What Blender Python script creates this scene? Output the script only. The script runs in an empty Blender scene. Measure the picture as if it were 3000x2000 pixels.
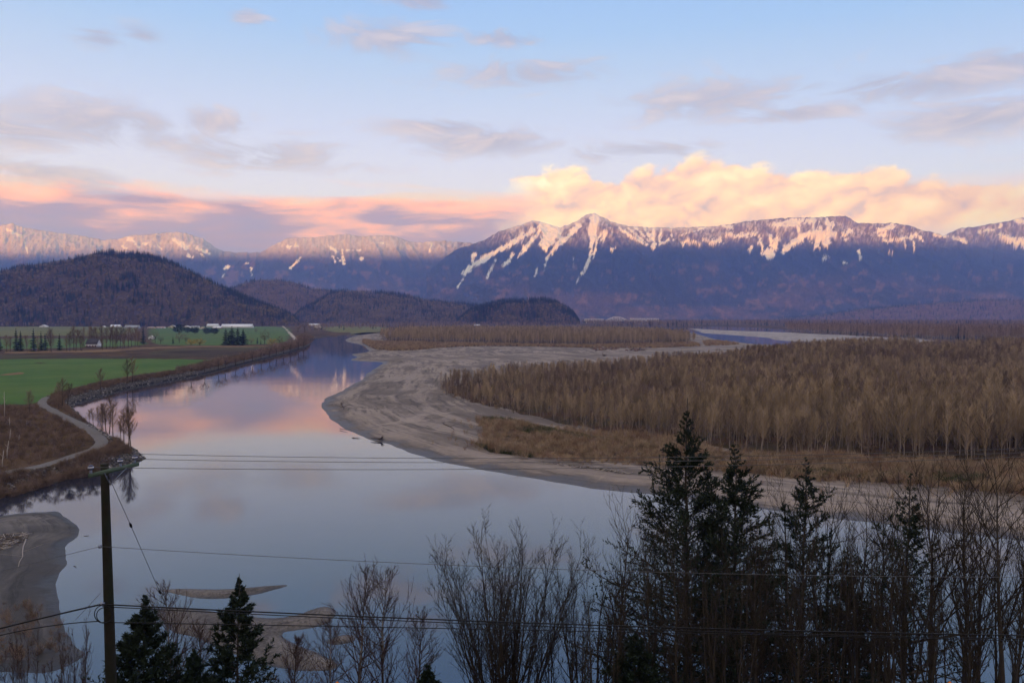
import bpy, math, random
import numpy as np
from mathutils import Vector, geometry as mgeo
from mathutils.kdtree import KDTree

# ---------------------------------------------------------------- camera, sky, sun, exposure
F, VH, H = 2200.0, 926.0, 45.0            # focal length and horizon row in 3000 x 2000 px, eye height over the river
SC = bpy.context.scene
COL = SC.collection
PITCH = math.atan((1000 - VH) / F)
cam_d = bpy.data.cameras.new('camera')
cam_d.sensor_width = 36; cam_d.lens = F / 3000 * 36
cam_d.clip_start = 0.5; cam_d.clip_end = 120000
cam = bpy.data.objects.new('camera', cam_d); COL.objects.link(cam)
cam.location = (0, 0, H); cam.rotation_euler = (math.pi / 2 - PITCH, 0, 0)
SC.camera = cam
SC.view_settings.view_transform = 'Standard'; SC.view_settings.look = 'None'
SC.view_settings.exposure = 0.40; SC.view_settings.gamma = 1.0; SC.view_settings.use_curve_mapping = False
cy = SC.cycles
cy.use_denoising = True
cy.max_bounces = 6; cy.diffuse_bounces = 2; cy.glossy_bounces = 3; cy.volume_bounces = 1; cy.transparent_max_bounces = 8
cy.use_adaptive_sampling = True; cy.adaptive_threshold = 0.015
cy.sample_clamp_indirect = 4.0

SUN_EL, SUN_AZ = math.radians(1.6), math.radians(198)      # azimuth clockwise from the view direction (+Y)
sund = bpy.data.lights.new('sun', 'SUN'); sund.energy = 5.0; sund.angle = math.radians(0.5)
sund.color = (1.0, 0.47, 0.20)
sun = bpy.data.objects.new('sun', sund); COL.objects.link(sun)
sdir = Vector((math.sin(SUN_AZ) * math.cos(SUN_EL), math.cos(SUN_AZ) * math.cos(SUN_EL), math.sin(SUN_EL)))
sun.rotation_euler = sdir.to_track_quat('Z', 'Y').to_euler()

class S:
    """a node socket with arithmetic"""
    nt = None
    def __init__(s, sock): s.s = sock
    @staticmethod
    def m(op, *a, clamp=False):
        n = S.nt.nodes.new('ShaderNodeMath'); n.operation = op; n.use_clamp = clamp
        for i, x in enumerate(a):
            if isinstance(x, S): S.nt.links.new(x.s, n.inputs[i])
            else: n.inputs[i].default_value = x
        return S(n.outputs[0])
    def __add__(a, b): return S.m('ADD', a, b)
    __radd__ = __add__
    def __sub__(a, b): return S.m('SUBTRACT', a, b)
    def __rsub__(a, b): return S.m('SUBTRACT', b, a)
    def __mul__(a, b): return S.m('MULTIPLY', a, b)
    __rmul__ = __mul__
    def __truediv__(a, b): return S.m('DIVIDE', a, b)
def link(sock, inp): S.nt.links.new(sock.s if isinstance(sock, S) else sock, inp)
def clamp01(x): return S.m('ADD', x, 0.0, clamp=True)
def smooth(x, lo, hi):
    n = S.nt.nodes.new('ShaderNodeMapRange'); n.interpolation_type = 'SMOOTHSTEP'
    link(x, n.inputs[0])
    for i, v in ((1, lo), (2, hi)):
        if isinstance(v, S): link(v, n.inputs[i])
        else: n.inputs[i].default_value = v
    return S(n.outputs[0])
def combine(x, y, z):
    n = S.nt.nodes.new('ShaderNodeCombineXYZ')
    for i, v in enumerate((x, y, z)):
        if isinstance(v, S): link(v, n.inputs[i])
        else: n.inputs[i].default_value = v
    return S(n.outputs[0])
def noise(vec, scale, detail=5, rough=0.55, dist=0.0, lac=2.0):
    n = S.nt.nodes.new('ShaderNodeTexNoise')
    if vec is not None: link(vec, n.inputs['Vector'])
    n.inputs['Scale'].default_value = scale; n.inputs['Detail'].default_value = detail
    n.inputs['Roughness'].default_value = rough; n.inputs['Distortion'].default_value = dist
    n.inputs['Lacunarity'].default_value = lac
    return S(n.outputs[0])
def mixc(fac, a, b, mode='MIX'):
    n = S.nt.nodes.new('ShaderNodeMix'); n.data_type = 'RGBA'; n.blend_type = mode
    if isinstance(fac, S): link(fac, n.inputs[0])
    else: n.inputs[0].default_value = fac
    for i, v in ((6, a), (7, b)):
        if isinstance(v, S): link(v, n.inputs[i])
        else: n.inputs[i].default_value = (*v[:3], 1)
    return S(n.outputs[2])
def ramp(x, stops, interp='LINEAR'):
    n = S.nt.nodes.new('ShaderNodeValToRGB'); n.color_ramp.interpolation = interp
    e = n.color_ramp.elements
    while len(e) < len(stops): e.new(0.5)
    for k, (p, c) in enumerate(stops):
        e[k].position = p; e[k].color = (*c, 1) if len(c) == 3 else c
    link(x, n.inputs[0]); return S(n.outputs[0])
def lin(r, g, b):
    """sRGB bytes to linear"""
    f = lambda c: c / 12.92 if c <= 0.04045 else ((c + 0.055) / 1.055) ** 2.4
    return tuple(f(x / 255) for x in (r, g, b))
def az_el(u, v):
    a = math.atan((u - 1500) / F); return a, math.atan((VH - v) / F * math.cos(a))

world = bpy.data.worlds.new('World'); SC.world = world; world.use_nodes = True
nt = world.node_tree; nt.nodes.clear(); S.nt = nt
out = nt.nodes.new('ShaderNodeOutputWorld'); bg = nt.nodes.new('ShaderNodeBackground')
nt.links.new(bg.outputs[0], out.inputs[0])
tc = nt.nodes.new('ShaderNodeTexCoord')
sep = nt.nodes.new('ShaderNodeSeparateXYZ'); nt.links.new(tc.outputs['Generated'], sep.inputs[0])
DX, DY, DZ = (S(sep.outputs[i]) for i in range(3))
EL = S.m('ARCSINE', DZ); AZ = S.m('ARCTAN2', DX, DY)
sky = nt.nodes.new('ShaderNodeTexSky'); sky.sky_type = 'NISHITA'; sky.sun_disc = False
sky.sun_elevation = math.radians(4.0); sky.sun_rotation = SUN_AZ
sky.air_density = 1.0; sky.dust_density = 1.2; sky.ozone_density = 1.5
SKYK = 0.14
nsky = mixc(1.0, S(sky.outputs[0]), (SKYK, SKYK, SKYK), 'MULTIPLY')
# clear evening sky by height: pale lavender low, blue above
grad = ramp(smooth(EL, 0.0, 1.5), [(0.0, lin(236, 222, 236)), (0.025, lin(218, 224, 250)), (0.065, lin(200, 213, 255)), (0.14, lin(162, 196, 254)),
                       (0.26, lin(122, 172, 248)), (1.0, lin(88, 142, 228))])
# away from the sun the gradient, round the sunset the scattered glow of the low sun
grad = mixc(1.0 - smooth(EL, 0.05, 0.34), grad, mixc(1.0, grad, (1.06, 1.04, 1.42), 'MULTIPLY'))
away = smooth(DX * sdir.x + DY * sdir.y, -0.25, 0.75)
base = mixc(away * 0.85 + 0.02, grad, nsky)
# the sky is paler towards the sun's side and bluer away from it
base = mixc(smooth(AZ, 0.05, 0.9) * 0.45, base, mixc(1.0, base, lin(205, 234, 255), 'MULTIPLY'))
def stretched(kz, ox=0.0): return combine(DX + ox, DY, DZ * kz)
AE = combine(AZ, EL, 0.0)
def vmath(op, *a):
    n = S.nt.nodes.new('ShaderNodeVectorMath'); n.operation = op
    for i, x in enumerate(a):
        if isinstance(x, S): link(x, n.inputs[i])
        else: n.inputs[i].default_value = x
    return n
def gauss(u, v, su, sv):
    """a soft patch in the sky round a direction"""
    a, e = az_el(u, v); k1, k2 = F / su, F / sv
    n = vmath('MULTIPLY_ADD', AE, (k1, k2, 0), (-a * k1, -e * k2, 0))
    l = vmath('LENGTH', S(n.outputs[0]))
    return smooth(S(l.outputs['Value']), 1.9, 0.0)
# high broken clouds
n_hi = noise(stretched(3.2), 9.5, 9, 0.68, 0.9)
n_hi2 = noise(stretched(4.0, 3.3), 3.2, 3, 0.55, 0.2)
patches = None
for g in ((330, 375, 330, 75), (80, 395, 190, 50), (640, 365, 120, 40), (750, 455, 330, 60), (120, 515, 230, 40), (1150, 125, 210, 55), (1560, 225, 300, 48),
          (1480, 125, 140, 28), (2080, 300, 330, 70), (2330, 340, 200, 25), (2760, 250, 380, 45), (2900, 200, 250, 45), (2860, 350, 260, 50), (1420, 420, 260, 45),
          (1280, 380, 200, 30), (310, 122, 70, 25), (440, 112, 70, 25), (740, 65, 60, 25), (1240, 22, 120, 25), (1900, 450, 240, 35), (2500, 255, 220, 30)):
    p = gauss(*g); patches = p if patches is None else S.m('MAXIMUM', patches, p)
# unseen pale cloud deck overhead and sunward, added to turn the ground light neutral
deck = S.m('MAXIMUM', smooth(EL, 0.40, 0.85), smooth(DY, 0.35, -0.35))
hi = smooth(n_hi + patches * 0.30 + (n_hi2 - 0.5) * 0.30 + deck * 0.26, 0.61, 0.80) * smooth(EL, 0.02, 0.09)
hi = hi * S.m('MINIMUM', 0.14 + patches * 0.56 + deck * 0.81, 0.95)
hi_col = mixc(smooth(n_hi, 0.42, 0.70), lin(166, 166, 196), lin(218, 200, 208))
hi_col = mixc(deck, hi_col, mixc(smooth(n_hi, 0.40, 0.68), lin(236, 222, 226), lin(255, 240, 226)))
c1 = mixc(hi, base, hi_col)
# stratus bank along the horizon, lit peach from below the sun side, violet underneath
n_st = noise(stretched(7.0, 1.7), 4.2, 5, 0.55, 0.5)
n_st2 = noise(stretched(5.0, 5.1), 9.0, 4, 0.55, 0.3)
e_top = az_el(700, 535)[1]
right_fade = 1.0 - smooth(AZ, -0.05, 0.16) * 0.75
st = smooth(e_top + (n_st - 0.5) * 0.085 - EL, -0.004, 0.018) * right_fade
hgt = (EL - az_el(700, 720)[1]) * (1.0 / (e_top - az_el(700, 720)[1])) + (n_st2 - 0.5) * 1.5 + (n_st - 0.5) * 1.2 - 0.06
st_col = ramp(clamp01(hgt), [(0.0, lin(150, 144, 200)), (0.25, lin(168, 146, 186)), (0.42, lin(216, 172, 182)), (0.58, lin(255, 186, 166)), (0.80, lin(255, 206, 184)), (1.0, lin(236, 216, 222))])
c2 = mixc(st * 0.95, c1, st_col)
# cumulus bank piled over the high peaks: (azimuth/elevation) profile of its top from overlapping domes
n_cu = noise(stretched(1.6, 8.2), 13.0, 5, 0.52, 0.15)
n_cub = noise(stretched(1.6, 2.2), 30.0, 6, 0.6, 0.3)
def billow(ox, oz):
    """rounded cauliflower heads: Voronoi domes of two sizes, a little warped"""
    w = noise(stretched(1.6, 8.2), 16.0, 3, 0.55)
    vec = combine(DX + 2.0 + ox + (w - 0.5) * 0.10, DY, DZ * 1.5 + oz + (w - 0.5) * 0.06)
    t_ = None
    for sc, k in ((15.0, 0.62), (37.0, 0.34)):
        n = S.nt.nodes.new('ShaderNodeTexVoronoi'); n.inputs['Scale'].default_value = sc; link(vec, n.inputs['Vector'])
        d = S(n.outputs['Distance']); q = (1.0 - d * d) * k; t_ = q if t_ is None else t_ + q
    return t_
b0 = billow(0.0, 0.0); b1 = billow(-0.010, 0.016)
DOMES = ((1480, 552, 90), (1560, 508, 130), (1690, 492, 170), (1880, 478, 160), (2030, 446, 190), (2160, 470, 170), (2270, 476, 190), (2420, 484, 200), (2560, 488, 190), (2700, 506, 190), (2860, 528, 230), (3080, 545, 300), (3400, 560, 380))
def dome(a_):
    return max(az_el(u, vt)[1] - ((a_ - az_el(u, vt)[0]) * F / w) ** 2 * 0.045 for u, vt, w in DOMES)
A0, A1 = -0.12, 0.82
WAZ = AZ + (noise(stretched(1.6, 4.4), 9.0, 5, 0.6) - 0.5) * 0.075
domes = S(ramp((WAZ - A0) * (1 / (A1 - A0)), [(k / 31, (max(0.0, dome(A0 + (A1 - A0) * k / 31)) * 4,) * 3) for k in range(32)]).s) * 0.25
cu_top = domes - 0.004 + (n_cu - 0.5) * 0.062 + (b0 - 0.62) * 0.022 + (n_cub - 0.5) * 0.018
cu = smooth(cu_top - EL, -0.003, 0.009) * smooth(AZ + (n_cu - 0.5) * 0.22, az_el(1400, 600)[0], az_el(1640, 600)[0]) * smooth(EL, az_el(2000, 735)[1], az_el(2000, 672)[1])
relief = clamp01((b0 - b1) * 0.95 + 0.56 + (b0 - 0.62) * 0.45 + (cu_top - EL) * -1.6 + (n_cub - 0.5) * 0.8 + (n_cu - 0.5) * 1.1)
cu_col = ramp(relief, [(0.0, lin(196, 176, 196)), (0.25, lin(232, 196, 190)), (0.5, lin(252, 214, 190)), (0.8, lin(255, 234, 208)), (1.0, lin(255, 246, 232))])
cu_col = mixc(smooth(AZ, 0.38, 0.62) * 0.7, cu_col, mixc(1.0, cu_col, lin(212, 214, 236), 'MULTIPLY'))
cu_col = mixc(1.0, cu_col, (1.14, 1.12, 1.10), 'MULTIPLY')
c3 = mixc(cu * 0.97, c2, cu_col)
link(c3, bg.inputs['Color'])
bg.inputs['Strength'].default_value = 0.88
world.cycles.sampling_method = 'MANUAL'; world.cycles.sample_map_resolution = 256

# ---------------------------------------------------------------- helpers
rng = np.random.default_rng(7)
def ray(u, v):
    x = (np.asarray(u, float) - 1500) / F; t = (1000 - np.asarray(v, float)) / F
    c, s = math.cos(PITCH), math.sin(PITCH)
    return x, t * s + c, t * c - s                       # unnormalised direction
def ground_at(u, v, z=0.0):
    """where a sight line meets the level z"""
    x, y, dz = ray(u, v); k = (z - H) / dz
    return x * k, y * k
def at_depth(u, v, y):
    x, yy, dz = ray(u, v); k = y / yy
    return np.array((x * k, y + 0 * k, H + dz * k))
def project(p):
    p = np.asarray(p, float); c, s = math.cos(PITCH), math.sin(PITCH)
    y, z = p[..., 1], p[..., 2] - H
    dep = y * c - z * s; up = y * s + z * c
    return 1500 + F * p[..., 0] / dep, 1000 - F * up / dep

_perm = np.random.default_rng(3).integers(0, 1 << 30, 4096)
def _h(i, j): return (_perm[(_perm[i & 4095] + j) & 4095] & 0xffff) / 65535.0
def vnoise(x, y):
    xi = np.floor(x).astype(np.int64); yi = np.floor(y).astype(np.int64)
    fx, fy = x - xi, y - yi; fx = fx * fx * fx * (fx * (fx * 6 - 15) + 10); fy = fy * fy * fy * (fy * (fy * 6 - 15) + 10)
    a, b, c, d = _h(xi, yi), _h(xi + 1, yi), _h(xi, yi + 1), _h(xi + 1, yi + 1)
    return (a * (1 - fx) + b * fx) * (1 - fy) + (c * (1 - fx) + d * fx) * fy
def fbm(x, y, oct=5, gain=0.5):
    s = 0; a = 1; t = 0
    for k in range(oct):
        s = s + a * vnoise(x * 2 ** k + 17.3 * k, y * 2 ** k - 9.1 * k); t += a; a *= gain
    return s / t
def ridged(x, y, oct=5, gain=0.5):
    s = 0; a = 1; t = 0
    for k in range(oct):
        s = s + a * (1 - np.abs(2 * vnoise(x * 2 ** k + 31.7 * k, y * 2 ** k + 11.9 * k) - 1)); t += a; a *= gain
    return s / t
def sstep(x, a, b):
    t = np.clip((x - a) / (b - a), 0, 1); return t * t * (3 - 2 * t)

def mesh(name, verts, tris=None, quads=None, smooth_=False):
    me = bpy.data.meshes.new(name)
    verts = np.asarray(verts, np.float32).reshape(-1, 3)
    tris = np.zeros((0, 3), np.int32) if tris is None else np.asarray(tris, np.int32).reshape(-1, 3)
    quads = np.zeros((0, 4), np.int32) if quads is None else np.asarray(quads, np.int32).reshape(-1, 4)
    nt_, nq = len(tris), len(quads)
    me.vertices.add(len(verts)); me.vertices.foreach_set('co', verts.ravel())
    me.loops.add(nt_ * 3 + nq * 4)
    me.loops.foreach_set('vertex_index', np.concatenate((tris.ravel(), quads.ravel())).astype(np.int32))
    me.polygons.add(nt_ + nq)
    me.polygons.foreach_set('loop_start', np.concatenate((np.arange(nt_) * 3, nt_ * 3 + np.arange(nq) * 4)).astype(np.int32))
    if smooth_: me.polygons.foreach_set('use_smooth', np.ones(nt_ + nq, bool))
    me.update(calc_edges=True); me.validate()
    return me
def obj(name, me, material=None, parent=None, loc=None, **props):
    o = bpy.data.objects.new(name, me); COL.objects.link(o)
    if material is not None and me is not None and not me.materials: me.materials.append(material)
    if parent is not None: o.parent = parent
    if loc is not None: o.location = loc
    for k, v in props.items(): o[k] = v
    return o
def thing(name, label, category, loc=(0, 0, 0), group=None):
    o = obj(name, None, loc=loc, label=label, category=category)
    o.empty_display_size = 0.5
    if group: o['group'] = group
    return o
def attr(me, name, data):
    data = np.asarray(data, np.float32)
    if data.ndim == 1:
        a = me.attributes.new(name, 'FLOAT', 'POINT'); a.data.foreach_set('value', data)
    else:
        if data.shape[1] == 3: data = np.concatenate((data, np.ones((len(data), 1), np.float32)), 1)
        a = me.attributes.new(name, 'FLOAT_COLOR', 'POINT'); a.data.foreach_set('color', data.ravel())

class Geo:
    """collects boxes, tubes and faces into one mesh"""
    def __init__(s): s.v = []; s.t = []; s.q = []; s.n = 0
    def add(s, v, t=None, q=None):
        v = np.asarray(v, float).reshape(-1, 3)
        if t is not None and len(t): s.t.append(np.asarray(t, np.int64) + s.n)
        if q is not None and len(q): s.q.append(np.asarray(q, np.int64) + s.n)
        s.v.append(v); s.n += len(v)
    def box(s, c, size, rz=0.0, taper=1.0):
        cx, cy_, cz = c; sx, sy, sz = (k / 2 for k in size)
        v = np.array([(a * sx * (taper if k > 0 else 1), b * sy * (taper if k > 0 else 1), k * sz) for k in (-1, 1) for a, b in ((-1, -1), (1, -1), (1, 1), (-1, 1))])
        co, si = math.cos(rz), math.sin(rz)
        v = np.stack((v[:, 0] * co - v[:, 1] * si + cx, v[:, 0] * si + v[:, 1] * co + cy_, v[:, 2] + cz), 1)
        s.add(v, q=[(3, 2, 1, 0), (4, 5, 6, 7), (0, 1, 5, 4), (1, 2, 6, 5), (2, 3, 7, 6), (3, 0, 4, 7)])
    def tube(s, pts, r, n=6, cap=True):
        pts = np.asarray(pts, float); k = len(pts); r = np.broadcast_to(np.asarray(r, float), (k,))
        d = np.gradient(pts, axis=0); d /= np.linalg.norm(d, axis=1)[:, None] + 1e-9
        ref = np.where(np.abs(d[:, 2:3]) > 0.9, np.array([[1.0, 0, 0]]), np.array([[0, 0, 1.0]]))
        a = np.cross(d, ref); a /= np.linalg.norm(a, axis=1)[:, None] + 1e-9
        for i in range(1, k):                       # keep the frame from flipping
            if np.dot(a[i], a[i - 1]) < 0: a[i] = -a[i]
        b = np.cross(d, a); th = np.arange(n) * 2 * math.pi / n
        ring = pts[:, None] + r[:, None, None] * (a[:, None] * np.cos(th)[None, :, None] + b[:, None] * np.sin(th)[None, :, None])
        i = np.arange(k - 1)[:, None] * n; j = np.arange(n)[None]; j2 = (j + 1) % n
        q = np.stack((i + j, i + j2, i + n + j2, i + n + j), -1).reshape(-1, 4)
        v = ring.reshape(-1, 3); t = None
        if cap:
            v = np.concatenate((v, pts[:1], pts[-1:])); m = k * n
            jj = np.arange(n)
            t = np.concatenate((np.stack((np.full(n, m), (jj + 1) % n, jj), 1), np.stack((np.full(n, m + 1), m - n + jj, m - n + (jj + 1) % n), 1)))
        s.add(v, t, q)
    def build(s, name, smooth_=False):
        return mesh(name, np.concatenate(s.v), np.concatenate(s.t) if s.t else None, np.concatenate(s.q) if s.q else None, smooth_)

# ---------------------------------------------------------------- materials
def material(name, color=(0.5, 0.5, 0.5), rough=0.9, spec=0.2, var=0.0, scale=5.0, bump=0.0, bscale=20.0, col_attr=None, rnd=0.0, hue=None, detail=5):
    m = bpy.data.materials.new(name); m.use_nodes = True
    S.nt = m.node_tree; b = m.node_tree.nodes['Principled BSDF']
    b.inputs['Roughness'].default_value = rough; b.inputs['Specular IOR Level'].default_value = spec
    tcn = S.nt.nodes.new('ShaderNodeTexCoord'); P = S(tcn.outputs['Object'])
    if col_attr:
        a = S.nt.nodes.new('ShaderNodeAttribute'); a.attribute_name = col_attr; c = S(a.outputs['Color'])
    else:
        c = mixc(0.0, color, color)
    if hue is not None:
        c = mixc(smooth(noise(P, scale * 0.31, 3), 0.35, 0.65), c, hue)
    if var:
        k = noise(P, scale, detail, 0.6) * (2 * var) + (1 - var)
        c = mixc(1.0, c, combine(k, k, k), 'MULTIPLY')
    if rnd:
        oi = S.nt.nodes.new('ShaderNodeObjectInfo'); k = S(oi.outputs['Random']) * (2 * rnd) + (1 - rnd)
        c = mixc(1.0, c, combine(k, k * 0.98 + 0.01, k), 'MULTIPLY')
    link(c, b.inputs['Base Color'])
    if bump:
        bn = S.nt.nodes.new('ShaderNodeBump'); bn.inputs['Strength'].default_value = bump
        bn.inputs['Distance'].default_value = 1.0 / bscale
        link(noise(P, bscale, 5, 0.6), bn.inputs['Height']); S.nt.links.new(bn.outputs[0], b.inputs['Normal'])
    return m

# ---------------------------------------------------------------- mountains
def curve(pts, x): 
    p = np.array(pts, float); return np.interp(x, p[:, 0], p[:, 1])
def rough_curve(pts, u, amp, seed):
    return curve(pts, u) + amp * (fbm(u / 60.0 + seed, u * 0 + seed, 5, 0.6) - 0.5) * 2
SNOW = [  # polylines in the picture's pixels with widths, read off the snow fields and chutes
 ([(1560,676),(1538,688),(1463,733),(1412,760),(1378,784),(1361,801)],10,7), ([(1356,818),(1341,841)],4,2), ([(1390,748),(1385,765)],7,4),
 ([(1590,665),(1612,672),(1606,690)],18,20), ([(1628,668),(1615,700),(1596,722)],20,15), ([(1606,690),(1590,718)],16,12),
 ([(1585,670),(1560,700),(1535,735),(1518,753)],7,4), ([(1570,690),(1545,712),(1528,735)],5,3),
 ([(1694,660),(1667,692),(1640,715),(1623,729),(1603,756)],9,5), ([(1603,756),(1597,780),(1589,801)],4,2), ([(1645,700),(1618,735)],8,6),
 ([(1742,640),(1739,682),(1734,710),(1732,736)],16,4), ([(1732,736),(1722,770),(1705,801)],5,5), ([(1703,806),(1684,838)],3,3),
 ([(1776,680),(1760,690),(1749,699),(1745,725),(1739,753)],6,3), ([(1772,682),(1765,705)],8,5), ([(1722,668),(1728,690)],4,3),
 ([(1815,668),(1845,690),(1878,709),(1912,724)],6,4), ([(1840,668),(1878,700),(1905,720)],4,3), ([(1861,662),(1890,695),(1910,720)],4,3), ([(1885,662),(1905,700),(1914,722)],4,4),
 ([(1912,662),(1914,700),(1916,722)],6,6), ([(1936,665),(1934,690),(1933,716)],5,5), ([(1967,672),(1968,690),(1972,704)],3,3), ([(1930,718),(1948,708),(1963,700)],5,4),
 ([(1990,690),(2040,675),(2075,662)],3,4), ([(1797,730),(1803,726)],6,4), ([(2000,715),(2014,708),(2048,712)],6,7), ([(2060,700),(2090,712)],6,6),
 ([(1678,756),(1681,784)],2,2), ([(1575,782),(1565,818)],3,2), ([(1501,746),(1490,765),(1477,777)],4,5), ([(1453,763),(1440,785),(1429,814)],3,3),
 ([(2132,687),(2170,690),(2213,685)],7,9), ([(2119,660),(2140,665)],8,6), ([(2080,708),(2110,705)],8,8),
 ([(2221,690),(2228,715),(2240,745)],6,8), ([(2250,748),(2266,725),(2276,702)],12,8), ([(2298,735),(2320,715),(2345,700)],9,11), ([(2245,735),(2262,745)],10,10),
 ([(2353,690),(2395,685),(2438,687)],12,15), ([(2392,715),(2402,690)],10,12), ([(2425,650),(2428,690),(2420,708)],10,14), ([(2400,650),(2405,690)],6,7), ([(2383,648),(2385,690)],4,5), ([(2440,650),(2436,690)],4,5),
 ([(2272,658),(2310,650),(2349,646),(2383,643)],9,9), ([(2298,660),(2340,655)],8,8), ([(2255,690),(2262,730)],5,7), ([(2278,680),(2276,715)],4,6), ([(2338,665),(2342,695)],5,6),
 ([(2570,680),(2595,670),(2616,662)],8,9), ([(2590,700),(2597,706),(2629,702)],6,6), ([(2640,700),(2665,695),(2689,689)],6,7), ([(2650,705),(2652,724)],3,2), ([(2676,705),(2678,730)],3,2), ([(2690,690),(2704,706)],7,6), ([(2575,690),(2600,690)],8,8),
 ([(2740,687),(2770,691)],6,6), ([(2795,698),(2815,702),(2833,708)],6,5), ([(2940,690),(2960,705),(3010,712)],10,16), ([(2867,679),(2890,675),(2914,672)],4,4), ([(2975,645),(3010,655)],8,10), ([(2935,660),(2925,668)],5,4),
 ([(2473,771),(2479,770)],3,3), ([(2412,757),(2426,753)],3,3), ([(2605,741),(2614,740)],3,3), ([(2474,703),(2483,698)],4,3), ([(2197,731),(2203,724)],5,4), ([(2515,735),(2522,752)],4,4), ([(2470,690),(2490,680)],8,8),
 ([(21,672),(55,689)],5,5), ([(72,710),(81,740)],3,2), ([(375,702),(390,706),(404,723)],7,5), ([(360,725),(370,726)],5,4), ([(420,713),(436,714)],4,4), ([(505,700),(525,712),(548,727)],6,9), ([(553,750),(563,752)],4,4),
 ([(462,718),(476,733)],3,2), ([(845,723),(870,722)],6,6), ([(880,755),(868,768),(852,784)],3,4), ([(668,780),(655,788)],5,3), ([(664,790),(652,812)],2,2), ([(735,785),(738,806)],3,2), ([(716,772),(730,772)],3,3), ([(976,752),(982,766)],3,3),
 ([(990,757),(1000,766)],4,4), ([(1003,732),(1006,772)],4,4), ([(1015,733),(1055,733)],2,3), ([(1057,757),(1062,757)],5,4), ([(575,725),(612,742)],5,4), ([(590,745),(595,752)],4,3), ([(960,720),(985,735)],4,4), ([(1105,712),(1122,712)],5,3), ([(1265,715),(1258,735)],3,3)]
def snow_mask(u, v):
    wob = (fbm(u / 10, v / 14, 3) - 0.5) * 16 + (fbm((u + 0.35 * v) / 3.6 + 40, v / 8, 3, 0.7) - 0.5) * 19 - 1.6
    m = np.zeros_like(u)
    for pts, w0, w1 in SNOW:
        p = np.array(pts, float); lo = p.min(0) - 34; hi = p.max(0) + 34
        sel = (u > lo[0]) & (u < hi[0]) & (v > lo[1]) & (v < hi[1])
        if not sel.any(): continue
        us, vs, best = u[sel], v[sel], np.full(sel.sum(), -99.0)
        n = len(p) - 1
        for i in range(n):
            a, b = p[i], p[i + 1]; d = b - a
            t = np.clip(((us - a[0]) * d[0] + (vs - a[1]) * d[1]) / (d @ d + 1e-6), 0, 1)
            w = w0 + (w1 - w0) * (i + t) / n
            best = np.maximum(best, w - np.hypot(us - a[0] - t * d[0], vs - a[1] - t * d[1]))
        w = min(w0, w1); m[sel] = np.maximum(m[sel], sstep(best + wob[sel] * min(1, 0.22 + w / 11), -1.0, 1.2))
    return m
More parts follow.
